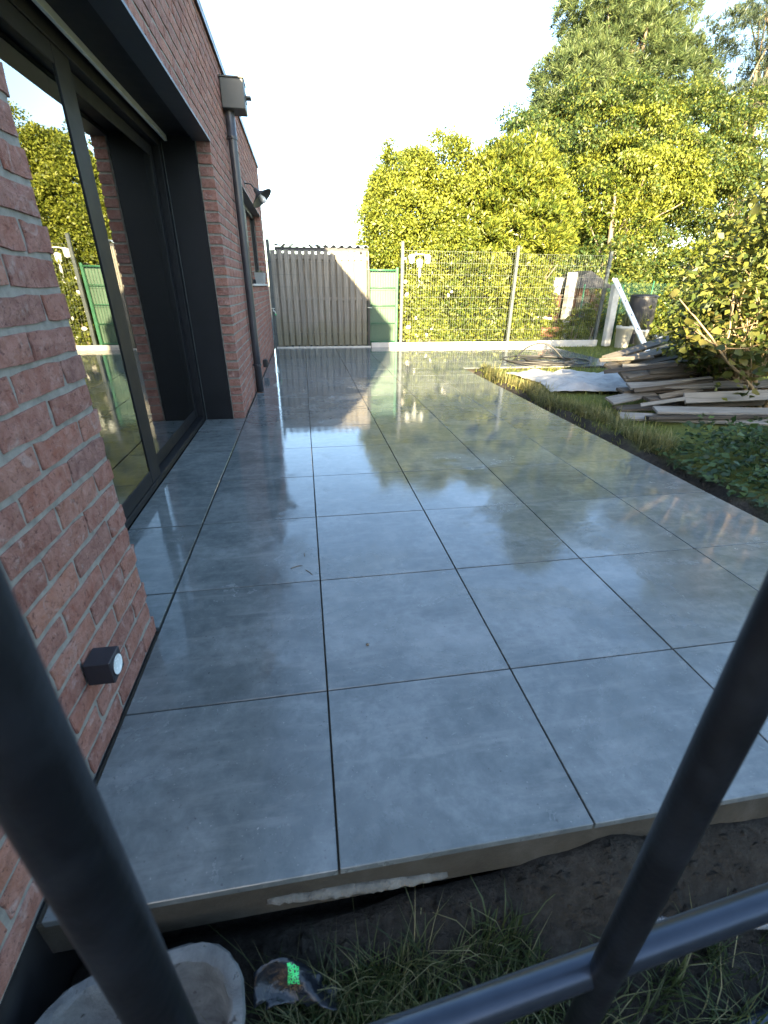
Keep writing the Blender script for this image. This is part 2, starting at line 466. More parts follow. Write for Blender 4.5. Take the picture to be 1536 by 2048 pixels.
class MB:
    """collects shapes (in the local space of the part's parent) and links them as ONE mesh object"""

    def __init__(s):
        s.v = []
        s.f = []

    def add(s, v, f):
        b = len(s.v)
        s.v += [tuple(map(float, p)) for p in v]
        s.f += [tuple(i + b for i in q) for q in f]
        return s

    def box(s, x0, x1, y0, y1, z0, z1, c=0.0, mat=None):
        if c <= 0:
            v = [(x, y, z) for z in (z0, z1) for y in (y0, y1) for x in (x0, x1)]
            f = [(0, 2, 3, 1), (4, 5, 7, 6), (0, 1, 5, 4), (2, 6, 7, 3), (0, 4, 6, 2), (1, 3, 7, 5)]
        else:
            bm = bmesh.new()
            bmesh.ops.create_cube(bm, size=1.0)
            for q in bm.verts:
                q.co = Vector(((x0 + x1) / 2 + q.co.x * (x1 - x0), (y0 + y1) / 2 + q.co.y * (y1 - y0),
                               (z0 + z1) / 2 + q.co.z * (z1 - z0)))
            bmesh.ops.bevel(bm, geom=list(bm.edges), offset=c, segments=1, affect='EDGES', profile=0.5)
            v = [q.co[:] for q in bm.verts]
            bm.verts.index_update()
            f = [[q.index for q in fc.verts] for fc in bm.faces]
            bm.free()
        if mat is not None:
            v = [(mat @ Vector(p))[:] for p in v]
        return s.add(v, f)

    def tube(s, pts, rad, seg=8, cap=True):
        pts = [Vector(p) for p in pts]
        n = len(pts)
        if not hasattr(rad, '__len__'):
            rad = [rad] * n
        up = None
        vs, fs = [], []
        for i, p in enumerate(pts):
            d = (pts[min(i + 1, n - 1)] - pts[max(i - 1, 0)]).normalized()
            if up is None:
                up = d.orthogonal().normalized()
            up = (up - d * up.dot(d))
            up = up.normalized() if up.length > 1e-6 else d.orthogonal().normalized()
            sd = d.cross(up)
            for k in range(seg):
                a = 2 * math.pi * k / seg
                vs.append((p + (up * math.cos(a) + sd * math.sin(a)) * rad[i])[:])
        for i in range(n - 1):
            for k in range(seg):
                k2 = (k + 1) % seg
                fs.append((i * seg + k, i * seg + k2, (i + 1) * seg + k2, (i + 1) * seg + k))
        if cap:
            fs.append(tuple(range(seg - 1, -1, -1)))
            fs.append(tuple((n - 1) * seg + k for k in range(seg)))
        return s.add(vs, fs)

    def lathe(s, prof, seg=24, center=(0, 0, 0), axis=None, sx=1.0, sy=1.0):
        vs, fs = [], []
        m = Matrix.Identity(3) if axis is None else Vector((0, 0, 1)).rotation_difference(Vector(axis)).to_matrix()
        c = Vector(center)
        for r, z in prof:
            for k in range(seg):
                a = 2 * math.pi * k / seg
                vs.append((c + m @ Vector((r * math.cos(a) * sx, r * math.sin(a) * sy, z)))[:])
        for i in range(len(prof) - 1):
            for k in range(seg):
                k2 = (k + 1) % seg
                fs.append((i * seg + k, i * seg + k2, (i + 1) * seg + k2, (i + 1) * seg + k))
        return s.add(vs, fs)

    def build(s, name, mat, parent=None, smooth=False, **kw):
        me = mesh_data(name, s.v, s.f, smooth)
        me.materials.append(M[mat])
        if smooth == 'auto':
            pass
        o = bpy.data.objects.new(name, me)
        return link(o, parent, **kw)


def inst(name, me, parent, loc=(0, 0, 0), rot=(0, 0, 0), scale=(1, 1, 1), **kw):
    o = bpy.data.objects.new(name, me)
    o.location = loc
    o.rotation_euler = rot
    o.scale = scale
    return link(o, parent, **kw)


def unit(v):
    return v / np.maximum(np.linalg.norm(v, axis=-1, keepdims=True), 1e-9)


def leaf_arrays(P, T, N, L, W, bend=0.12):
    """one folded, pointed 4-vertex leaf at each P, towards T, facing N"""
    T = unit(T)
    S = unit(np.cross(T, N))
    Nn = np.cross(S, T)
    L = np.asarray(L).reshape(-1, 1)
    W = np.asarray(W).reshape(-1, 1)
    mid = P + T * L * 0.48
    v = np.stack([P, mid + S * W * 0.5 + Nn * L * bend, P + T * L - Nn * L * bend * 0.6, mid - S * W * 0.5 + Nn * L * bend], 1)
    n = len(P)
    f = np.arange(4 * n).reshape(n, 4)
    return v.reshape(-1, 3), f


def leaf_object(name, mat, parent, P, T, N, L, W, bend=0.12, **kw):
    v, f = leaf_arrays(P, T, N, L, W, bend)
    me = mesh_data(name, v, f)
    me.materials.append(M[mat])
    return link(bpy.data.objects.new(name, me), parent, **kw)


def rand_dirs(n):
    return unit(rng.normal(size=(n, 3)))


def crown_points(ells, n, lo=0.62, hi=1.02, jit=0.10):
    """clump centres spread through the outer volume of a union of ellipsoids; returns centres and outward directions"""
    E_ = np.array([e[:6] for e in ells], float)
    w = np.array([(e[3] * e[4] + e[3] * e[5] + e[4] * e[5]) * (e[6] if len(e) > 6 else 1) for e in ells])
    w = w / w.sum()
    out, od = [], []
    tot = 0
    while tot < n:
        k = rng.choice(len(ells), size=n * 2, p=w)
        d = rand_dirs(n * 2)
        rad = lo + (hi - lo) * rng.random(n * 2) ** 0.6 + rng.normal(size=n * 2) * jit * 0.5
        p = E_[k, :3] + d * E_[k, 3:] * rad[:, None]
        ins = np.ones(n * 2, bool)
        for e in E_:
            q = np.linalg.norm((p - e[:3]) / e[3:], axis=1)
            ins &= q > lo * 0.86
        out.append(p[ins])
        od.append(unit(d[ins] / E_[k[ins], 3:]))
        tot += ins.sum()
    return np.concatenate(out)[:n], np.concatenate(od)[:n]


def foliage(name, mat, parent, ells, nclump, rcl, nleaf, L, W, up=0.35, droop=0.0, lo=0.62, flat=0.8, zmin=None, align=0.6, **kw):
    c, o = crown_points(ells, nclump, lo)
    if zmin is not None:
        k = c[:, 2] > zmin
        c, o = c[k], o[k]
    n = len(c)
    r = rcl * (0.6 + 0.8 * rng.random(n))
    ci = np.repeat(np.arange(n), nleaf)
    u = rand_dirs(len(ci)) + o[ci] * 0.55 + np.array([0, 0, up])
    u = unit(u)
    rr = (0.25 + 0.75 * rng.random(len(ci)) ** 0.5) * r[ci]
    P = c[ci] + u * rr[:, None] * np.array([1, 1, flat])
    T = u * align + rand_dirs(len(ci)) * 0.75 + np.array([0, 0, -droop])
    N = o[ci] * 0.5 + np.array([0, 0, 0.45]) + rand_dirs(len(ci)) * 0.7
    ll = L * (0.65 + 0.7 * rng.random(len(ci)))
    return leaf_object(name, mat, parent, P, T, N, ll, ll * (W / L) * (0.8 + 0.4 * rng.random(len(ci))), **kw)


def needles(name, mat, parent, ells, nclump, rcl, nneed, L, W, lo=0.5, **kw):
    c, o = crown_points(ells, nclump, lo)
    n = len(c)
    r = rcl * (0.6 + 0.8 * rng.random(n))
    ci = np.repeat(np.arange(n), nneed)
    u = unit(rand_dirs(len(ci)) + o[ci] * 0.7 + np.array([0, 0, 0.55]))
    P = c[ci] + u * (r[ci] * 0.25 * rng.random(len(ci)))[:, None]
    N = rand_dirs(len(ci))
    ll = L * (0.6 + 0.8 * rng.random(len(ci))) * (r[ci] / rcl)
    return leaf_object(name, mat, parent, P, u, N, ll, np.full(len(ci), W), 0.02, **kw)


def blades(name, mat, parent, P, h, w, lean=0.5, **kw):
    n = len(P)
    a = rng.random(n) * 2 * math.pi
    ln = np.abs(rng.normal(size=n)) * lean
    d = np.stack([np.cos(a), np.sin(a), np.zeros(n)], 1)
    s = np.stack([-np.sin(a), np.cos(a), np.zeros(n)], 1)
    h = h * (0.5 + rng.random(n))
    w = w * (0.6 + 0.8 * rng.random(n))
    z = np.array([0, 0, 1.0])
    p1 = P + z * (h * 0.55)[:, None] + d * (h * ln * 0.3)[:, None]
    p2 = P + z * (h * np.maximum(0.35, 1 - 0.35 * ln))[:, None] + d * (h * ln * 0.95)[:, None]
    v = np.stack([P - s * w[:, None] / 2, P + s * w[:, None] / 2, p1 + s * w[:, None] * 0.4, p1 - s * w[:, None] * 0.4, p2], 1).reshape(-1, 3)
    b = np.arange(n)[:, None] * 5
    f = [tuple(q) for q in np.concatenate([b + 0, b + 1, b + 2, b + 3], 1)] + [tuple(q) for q in np.concatenate([b + 3, b + 2, b + 4], 1)]
    nq = n
    me = bpy.data.meshes.new(name)
    me.vertices.add(len(v))
    me.vertices.foreach_set('co', v.astype(np.float32).ravel())
    q = np.concatenate([b + 0, b + 1, b + 2, b + 3], 1).ravel()
    t3 = np.concatenate([b + 3, b + 2, b + 4], 1).ravel()
    me.loops.add(len(q) + len(t3))
    me.loops.foreach_set('vertex_index', np.concatenate([q, t3]).astype(np.int32))
    me.polygons.add(2 * n)
    me.polygons.foreach_set('loop_start', np.concatenate([np.arange(0, 4 * n, 4), 4 * n + np.arange(0, 3 * n, 3)]).astype(np.int32))
    me.polygons.foreach_set('loop_total', np.concatenate([np.full(n, 4), np.full(n, 3)]).astype(np.int32))
    me.update(calc_edges=True)
    me.materials.append(M[mat])
    return link(bpy.data.objects.new(name, me), parent, **kw)


# value noise for shaped terrain
_lat = rng.random((64, 64))


def vnoise(x, y):
    x = np.asarray(x, float)
    y = np.asarray(y, float)
    xi, yi = np.floor(x).astype(int), np.floor(y).astype(int)
    fx, fy = x - xi, y - yi
    fx, fy = fx * fx * (3 - 2 * fx), fy * fy * (3 - 2 * fy)
    g = lambda a, b: _lat[a % 64, b % 64]
    return (g(xi, yi) * (1 - fx) + g(xi + 1, yi) * fx) * (1 - fy) + (g(xi, yi + 1) * (1 - fx) + g(xi + 1, yi + 1) * fx) * fy


def sstep(a, b, x):
    t = np.clip((x - a) / (b - a), 0, 1)
    return t * t * (3 - 2 * t)


# ------------------------------------------------------------------ ground
FRONT = 0.106          # front edge of the terrace
TX1 = 3.0              # its garden edge
EY0, EX1, EY1 = 6.6, 5.75, 9.33


def ground_h(x, y):
    x = np.asarray(x, float)
    y = np.asarray(y, float)
    n = vnoise(x * 3.1 + 5, y * 3.1) * 0.45 + vnoise(x * 5.3 + y * 4.1 + 2, y * 5.3 - x * 4.1 + 8) * 0.33 + vnoise(x * 11.7 - y * 5.2, y * 10.9 + x * 6.3 + 3) * 0.22 - 0.5
    lawn = -0.035 + n * 0.05
    pit = -0.275 + n * 0.05
    bank = sstep(-0.06, 0.10, y) * (1 - sstep(0.12, 0.16, y))
    pit = pit + bank * (0.115 + 0.12 * n) * sstep(0.5, 1.0, x) + bank * 0.04
    wide = 0.16 * (1 - sstep(2.8, 4.4, y))
    right = sstep(3.05, 3.22 + wide, x + n * 0.14)
    h = pit * (1 - right) + lawn * right
    under = (x < 2.96) & (y > 0.16) & (y < 9.6)
    h = np.where(under, -0.32, h)
    ext = (x > 2.8) & (x < EX1 - 0.03) & (y > EY0 + 0.03) & (y < 9.4)
    h = np.where(ext, -0.32, h)
    h = np.where((x < -0.02) & (y > -0.25) & (y < 9.4), -0.32, h)
    h = np.where(y > 9.45, -0.02 + n * 0.04, h)
    far = np.maximum(np.abs(x - 3), np.abs(y - 4)) > 14
    return np.where(far, -0.03, h)


def build_ground():
    xs = np.concatenate([[-400, -120, -40, -15, -8, -3], np.arange(-0.8, 4.2, 0.035), np.arange(4.2, 9.0, 0.09), [9.5, 11, 14, 20, 40, 120, 400]])
    ys = np.concatenate([[-400, -120, -40, -15, -8, -3], np.arange(-1.2, 0.4, 0.03), np.arange(0.4, 10.2, 0.08), [11, 13, 17, 25, 40, 120, 400]])
    X, Y = np.meshgrid(xs, ys)
    Z = ground_h(X, Y)
    v = np.stack([X, Y, Z], -1).reshape(-1, 3)
    nx, ny = len(xs), len(ys)
    i = np.arange(nx - 1)
    j = np.arange(ny - 1)
    I, J = np.meshgrid(i, j)
    a = (J * nx + I).ravel()
    f = np.stack([a, a + 1, a + nx + 1, a + nx], 1)
    me = mesh_data('ground', v, f, True)
    me.materials.append(M['ground'])
    link(bpy.data.objects.new('ground', me), None, 'dark dug soil and lawn around the terrace', None, None, 'structure')


build_ground()


# ------------------------------------------------------------------ terrace
TS = 0.6
GAP = 0.0054


def build_terrace():
    mb = MB()
    mb.box(-0.36, TX1 - 0.006, FRONT + 0.008, EY1 + 0.06, -0.138, -0.0205, 0.004)
    mb.box(TX1 - 0.005, EX1 - 0.006, EY0 + 0.008, EY1 + 0.06, -0.117, -0.0207, 0.004)
    root = mb.build('terrace', 'slab', None, label='wet grey tiled terrace beside the brick house', kind='structure')
    cache = {}

    def tile(x0, x1, y0, y1):
        x0 += GAP / 2
        x1 -= GAP / 2
        y0 += GAP / 2
        y1 -= GAP / 2
        key = (round(x1 - x0, 3), round(y1 - y0, 3))
        if key not in cache:
            w, d = key
            m = MB().box(-w / 2, w / 2, -d / 2, d / 2, -0.020, 0.0, 0.0014)
            me = mesh_data('tile', m.v, m.f)
            me.materials.append(M['tile'])
            cache[key] = me
        inst('tile', cache[key], root, ((x0 + x1) / 2, (y0 + y1) / 2, random.uniform(-0.0005, 0.0005)),
             (random.gauss(0, 0.0011), random.gauss(0, 0.0011), random.choice((0, 0)) + random.gauss(0, 0.0004)))
    rows = [(FRONT, TS)] + [(TS * k, TS * (k + 1)) for k in range(1, 15)] + [(9.0, EY1)]
    for (a, b) in rows:
        for c in range(5):
            x0 = 0.012 if c == 0 else c * TS
            tile(x0, (c + 1) * TS, a, b)
        if a >= EY0 - 0.01:
            c = 5
            while c * TS < EX1 - 0.05:
                tile(c * TS, min((c + 1) * TS, EX1), a, b)
                c += 1
    # reveal in front of the sliding door
    edges = [0.985, 1.2, 1.8, 2.4, 3.0, 3.6, 3.958]
    for a, b in zip(edges[:-1], edges[1:]):
        tile(-0.352, 0.008, a, b)
    # dark expansion strip against the wall
    return root


terrace = build_terrace()


# ------------------------------------------------------------------ brick house
CH = 0.0746
Z0 = -0.008
MOD = 0.2217
YA, YB = -0.30, 9.30
DY0, DY1, DZ = 0.975, 3.968, Z0 + 28 * CH
WY0, WY1, WZ0, WZ1 = 6.15, 8.80, Z0 + 15 * CH, Z0 + 29 * CH
NCOURSE = 39
ZT = Z0 + NCOURSE * CH


def brick_mesh(name, length, seed):
    """a hand-moulded brick: front face a wobbly grid, rough rounded arrises; origin at its centre on the wall face"""
    r = np.random.default_rng(seed)
    ny, nz = 5, 3
    h, d = 0.0575, 0.098
    v = []
    for k in range(nz):
        for j in range(ny):
            y = (j / (ny - 1) - 0.5) * length
            z = (k / (nz - 1) - 0.5) * h
            ed = (j in (0, ny - 1)) or (k in (0, nz - 1))
            x = float(np.clip(r.normal() * 0.0011, -0.002, 0.002)) - (0.0012 if ed else 0.0)
            y += r.normal() * (0.0016 if ed else 0.004)
            z += r.normal() * (0.0016 if ed else 0.003)
            v.append((x, y, z))
    f = []
    for k in range(nz - 1):
        for j in range(ny - 1):
            a = k * ny + j
            f.append((a, a + 1, a + ny + 1, a + ny))
    ring = [j for j in range(ny)] + [k * ny + ny - 1 for k in range(1, nz)] + [(nz - 1) * ny + j for j in range(ny - 2, -1, -1)] + [k * ny for k in range(nz - 2, 0, -1)]
    b = len(v)
    for i in ring:
        x, y, z = v[i]
        sy = 1.0 + 0.0022 / (length / 2)
        v.append((x - 0.0026, y * sy, z * 1.03))
    m = len(ring)
    for i in range(m):
        f.append((ring[i], b + i, b + (i + 1) % m, ring[(i + 1) % m]))
    b2 = len(v)
    for i in range(m):
        x, y, z = v[b + i]
        v.append((-d, y, z))
    for i in range(m):
        f.append((b + i, b2 + i, b2 + (i + 1) % m, b + (i + 1) % m))
    me = mesh_data(name, v, f, False)
    me.materials.append(M['brick'])
    return me, np.array(v), f


def build_house():
    root = empty('brick_house', (0, 4.5, 0), 'single storey red brick house with black sliding door on the left', 'house')
    root_off = Vector((0, -4.5, 0))
    L = lambda x, y, z: (x, y - 4.5, z)

    def bx(mb, x0, x1, y0, y1, z0, z1, c=0.0):
        return mb.box(x0, x1, y0 - 4.5, y1 - 4.5, z0, z1, c)
    # mortar core with the openings left free
    g = 0.0075
    mb = MB()
    xb, xf = -0.108, -0.0052
    bx(mb, xb, xf, YA + g, DY0 - g, -0.012, ZT - 0.002)
    bx(mb, xb, xf, DY0 - g, DY1 + g, DZ + g, ZT - 0.003)
    bx(mb, xb, xf, DY1 + g, WY0 - g, -0.012, ZT - 0.002)
    bx(mb, xb, xf, WY0 - g, WY1 + g, WZ1 + g, ZT - 0.003)
    bx(mb, xb, xf, WY0 - g, WY1 + g, -0.012, WZ0 - g)
    bx(mb, xb, xf, WY1 + g, YB - g, -0.012, ZT - 0.002)
    wall = mb.build('wall', 'mortar', root)
    # bricks
    full = [brick_mesh('brick', MOD - 0.0175, 100 + i) for i in range(10)]
    half = [brick_mesh('brick', MOD / 2 - 0.0175, 200 + i) for i in range(8)]
    spots = []
    for k in range(NCOURSE):
        zc = Z0 + (k + 0.5) * CH
        iv = [(YA, YB)]
        if k < 28:
            iv = [(YA, DY0), (DY1, YB)]
        if 15 <= k < 29:
            iv = [(a, b) for (a, b) in iv if b < WY0] + [(iv[-1][0], WY0), (WY1, YB)]
        for (a, b) in iv:
            start = DY1 + (MOD / 2 if k % 2 else 0.0)
            j0 = math.floor((a - start) / MOD) - 1
            j = j0
            while True:
                s, e = start + j * MOD, start + (j + 1) * MOD - 0.0175
                j += 1
                if s > b:
                    break
                s2, e2 = max(s, a), min(e, b)
                if e2 - s2 < 0.022:
                    continue
                if b - e2 < 0.017:
                    e2 = b
                if s2 - a < 0.017:
                    s2 = a
                spots.append(((s2 + e2) / 2, zc, e2 - s2))

    def seen(y, z):
        d = np.array([0.0, y, z]) - CAM
        c = np.array([d @ RGT, d @ UPV, d @ FWD])
        if c[2] < 0.1:
            return 1e9
        px, py = 768 + 913.5 * c[0] / c[2], 1024 - 913.5 * c[1] / c[2]
        ok = -40 < px < 1576 and -40 < py < 2088
        return np.linalg.norm(d) + (0 if ok else 100)
    spots.sort(key=lambda s: seen(s[0], s[1]))
    rv, rf = [], []
    for n, (yc, zc, ln) in enumerate(spots):
        lib = full if ln > 0.14 else half
        base_len = (MOD - 0.0175) if ln > 0.14 else (MOD / 2 - 0.0175)
        me, v, f = random.choice(lib)
        sy = ln / base_len
        flip = random.choice((0, 1))
        dx = max(-0.0008, min(0.0016, random.gauss(0.0003, 0.0008)))
        dz = random.gauss(0, 0.0012)
        tilt = random.gauss(0, 0.005)
        if n < 300:
            inst('brick', me, wall, (dx, yc - 4.5, zc + dz), (math.pi * flip if False else tilt, 0, random.gauss(0, 0.0025)), (1, sy, 1))
        else:
            b = len(rv)
            for p in v:
                rv.append((p[0] + dx, yc - 4.5 + p[1] * sy, zc + dz + p[2] + p[1] * tilt))
            rf += [tuple(i + b for i in q) for q in f]
    me = mesh_data('brick_courses', rv, rf)
    me.materials.append(M['brick'])
    link(bpy.data.objects.new('brick_courses', me), wall, kind='stuff')

    mb = MB()
    bx(mb, -0.107, -0.004, YA + 0.004, DY0 - 0.008, -0.30, -0.013)
    mb.build('plinth', 'black_plastic', root)
    mb = MB()
    bx(mb, -0.107, -0.004, DY1 + 0.008, YB - 0.008, -0.30, -0.013)
    mb.build('plinth', 'black_plastic', root)
    # shell: inner leaf, gable ends, roof, back wall (the house is a closed volume)
    mb = MB()
    bx(mb, -0.36, -0.112, YA, DY0 - 0.012, -0.3, 2.84)
    bx(mb, -0.36, -0.112, DY1 + 0.06, WY0 - 0.01, -0.3, 2.84)
    bx(mb, -0.36, -0.112, DY0 - 0.012, DY1 + 0.06, DZ + 0.06, 2.839)
    bx(mb, -0.36, -0.112, WY0 - 0.01, WY1 + 0.01, WZ1 + 0.01, 2.839)
    bx(mb, -0.36, -0.112, WY0 - 0.01, WY1 + 0.01, -0.3, WZ0 - 0.01)
    bx(mb, -0.36, -0.112, WY1 + 0.01, YB - 0.01, -0.3, 2.84)
    bx(mb, -6.2, -0.362, YA + 0.001, YA + 0.26, -0.3, 2.838)
    bx(mb, -6.2, -0.362, YB - 0.26, YB - 0.012, -0.3, 2.838)
    bx(mb, -6.46, -6.202, YA, YB - 0.01, -0.3, 2.84)
    mb.build('inner_leaf', 'room', root)
    mb = MB()
    bx(mb, -6.44, -0.13, YA + 0.02, YB - 0.03, 2.842, 2.872)
    mb.build('roof', 'coping', root)
    mb = MB()
    bx(mb, -6.2, -0.48, YA + 0.27, YB - 0.27, -0.06, -0.012)
    mb.build('floor', 'room_floor', root)
    mb = MB()
    bx(mb, -0.15, 0.022, YA - 0.02, YB + 0.02, ZT + 0.001, ZT + 0.035, 0.004)
    bx(mb, 0.0105, 0.0215, YA - 0.018, YB + 0.018, ZT - 0.03, ZT + 0.0005)
    mb.build('coping', 'coping', root)
    # lintel angle and dark soffit over the door
    mb = MB()
    bx(mb, -0.118, 0.002, DY0 - 0.10, DY1 - 0.002, DZ - 0.006, DZ + 0.001)
    bx(mb, 0.0022, 0.006, DY0 - 0.10, DY1 - 0.004, DZ - 0.006, DZ + 0.009)
    mb.build('lintel', 'lintel', root)
    mb = MB()
    bx(mb, -0.36, -0.119, DY0 + 0.002, DY1 - 0.003, DZ + 0.02, DZ + 0.05)
    mb.build('soffit', 'anthracite', root)
    # black metal lining of the far and near reveal
    for y0, y1 in ((DY1 + 0.006, DY1 + 0.035), (DY0 - 0.035, DY0 - 0.006)):
        mb = MB()
        bx(mb, -0.47, -0.112, y0, y1, -0.01, DZ + 0.05, 0.002)
        mb.build('reveal_lining', 'anthracite', root)
    # sliding door
    fx0, fx1 = -0.47, -0.353
    mb = MB()
    bx(mb, fx0, fx1, DY1 - 0.055, DY1 + 0.004, 0.003, DZ + 0.015, 0.002)
    bx(mb, fx0, fx1, DY0 - 0.004, DY0 + 0.05, 0.003, DZ + 0.015, 0.002)
    bx(mb, fx0 + 0.001, fx1 - 0.001, DY0 + 0.051, DY1 - 0.056, DZ - 0.055, DZ + 0.014, 0.002)
    bx(mb, fx0 + 0.001, fx1 - 0.001, DY0 + 0.051, DY1 - 0.056, 0.002, 0.042, 0.002)
    door = mb.build('sliding_door', 'anthracite', root)

    def leaf(name, x, y0, y1, st, sb):
        m = MB()
        bx(m, x - 0.045, x, y0, y0 + st, 0.044, DZ - 0.057, 0.002)
        bx(m, x - 0.045, x, y1 - sb, y1, 0.044, DZ - 0.057, 0.002)
        bx(m, x - 0.044, x - 0.001, y0 + st + 0.001, y1 - sb - 0.001, 0.045, 0.125, 0.002)
        bx(m, x - 0.044, x - 0.001, y0 + st + 0.001, y1 - sb - 0.001, DZ - 0.13, DZ - 0.058, 0.002)
        m.build(name, 'anthracite', door)
        p = MB()
        bx(p, x - 0.014, x - 0.006, y0 + st + 0.002, y1 - sb - 0.002, 0.126, DZ - 0.131)
        p.build('pane', 'glass', door)
    leaf('door_leaf', -0.358, DY0 + 0.052, 2.47, 0.08, 0.17)
    leaf('door_leaf', -0.405, 2.40, DY1 - 0.057, 0.13, 0.075)
    mb = MB()
    bx(mb, -0.318, -0.300, DY0 + 0.003, DY1 - 0.003, DZ - 0.016, DZ + 0.019, 0.001)
    mb.build('shutter_guide', 'alu', root)
    mb = MB()
    bx(mb, -0.349, -0.343, DY1 - 0.004, DY1 + 0.0055, 0.001, DZ - 0.018, 0.001)
    mb.build('shutter_guide', 'zinc', root)
    # curtain inside
    mb = MB()
    n = 60
    vs, fs = [], []
    for i in range(n + 1):
        y = 3.05 + 0.85 * i / n
        x = -0.62 + 0.028 * math.sin(i * 0.95) + 0.01 * math.sin(i * 2.3)
        vs += [L(x, y, 0.02), L(x, y, 2.06)]
    for i in range(n):
        fs.append((2 * i, 2 * i + 2, 2 * i + 3, 2 * i + 1))
    mb.add(vs, fs)
    mb.build('curtain', 'curtain', root, True)
    # window
    mb = MB()
    w = 0.06
    bx(mb, -0.17, -0.113, WY0 + 0.003, WY0 + w, WZ0 + 0.03, WZ1 - 0.003, 0.002)
    bx(mb, -0.17, -0.113, WY1 - w, WY1 - 0.003, WZ0 + 0.03, WZ1 - 0.003, 0.002)
    bx(mb, -0.169, -0.114, WY0 + w + 0.001, WY1 - w - 0.001, WZ0 + 0.031, WZ0 + w + 0.03, 0.002)
    bx(mb, -0.169, -0.114, WY0 + w + 0.001, WY1 - w - 0.001, WZ1 - w, WZ1 - 0.004, 0.002)
    ym = (WY0 + WY1) / 2
    bx(mb, -0.168, -0.115, ym - 0.04, ym + 0.04, WZ0 + w + 0.031, WZ1 - w - 0.001, 0.002)
    win = mb.build('window', 'anthracite', root)
    for a, b in ((WY0 + w + 0.001, ym - 0.041), (ym + 0.041, WY1 - w - 0.001)):
        p = MB()
        bx(p, -0.145, -0.138, a, b, WZ0 + w + 0.031, WZ1 - w - 0.001)
        p.build('pane', 'glass', win)
    m = MB()
    bx(m, -0.112, 0.03, WY0 + 0.002, WY1 - 0.002, WZ0 + 0.002, WZ0 + 0.027, 0.003)
    m.build('sill', 'concrete', win)
    m = MB()
    bx(m, -0.118, 0.0025, WY0 - 0.08, WY1 - 0.002, WZ1 - 0.006, WZ1 + 0.001)
    m.build('lintel', 'lintel', win)
    return root


build_house()


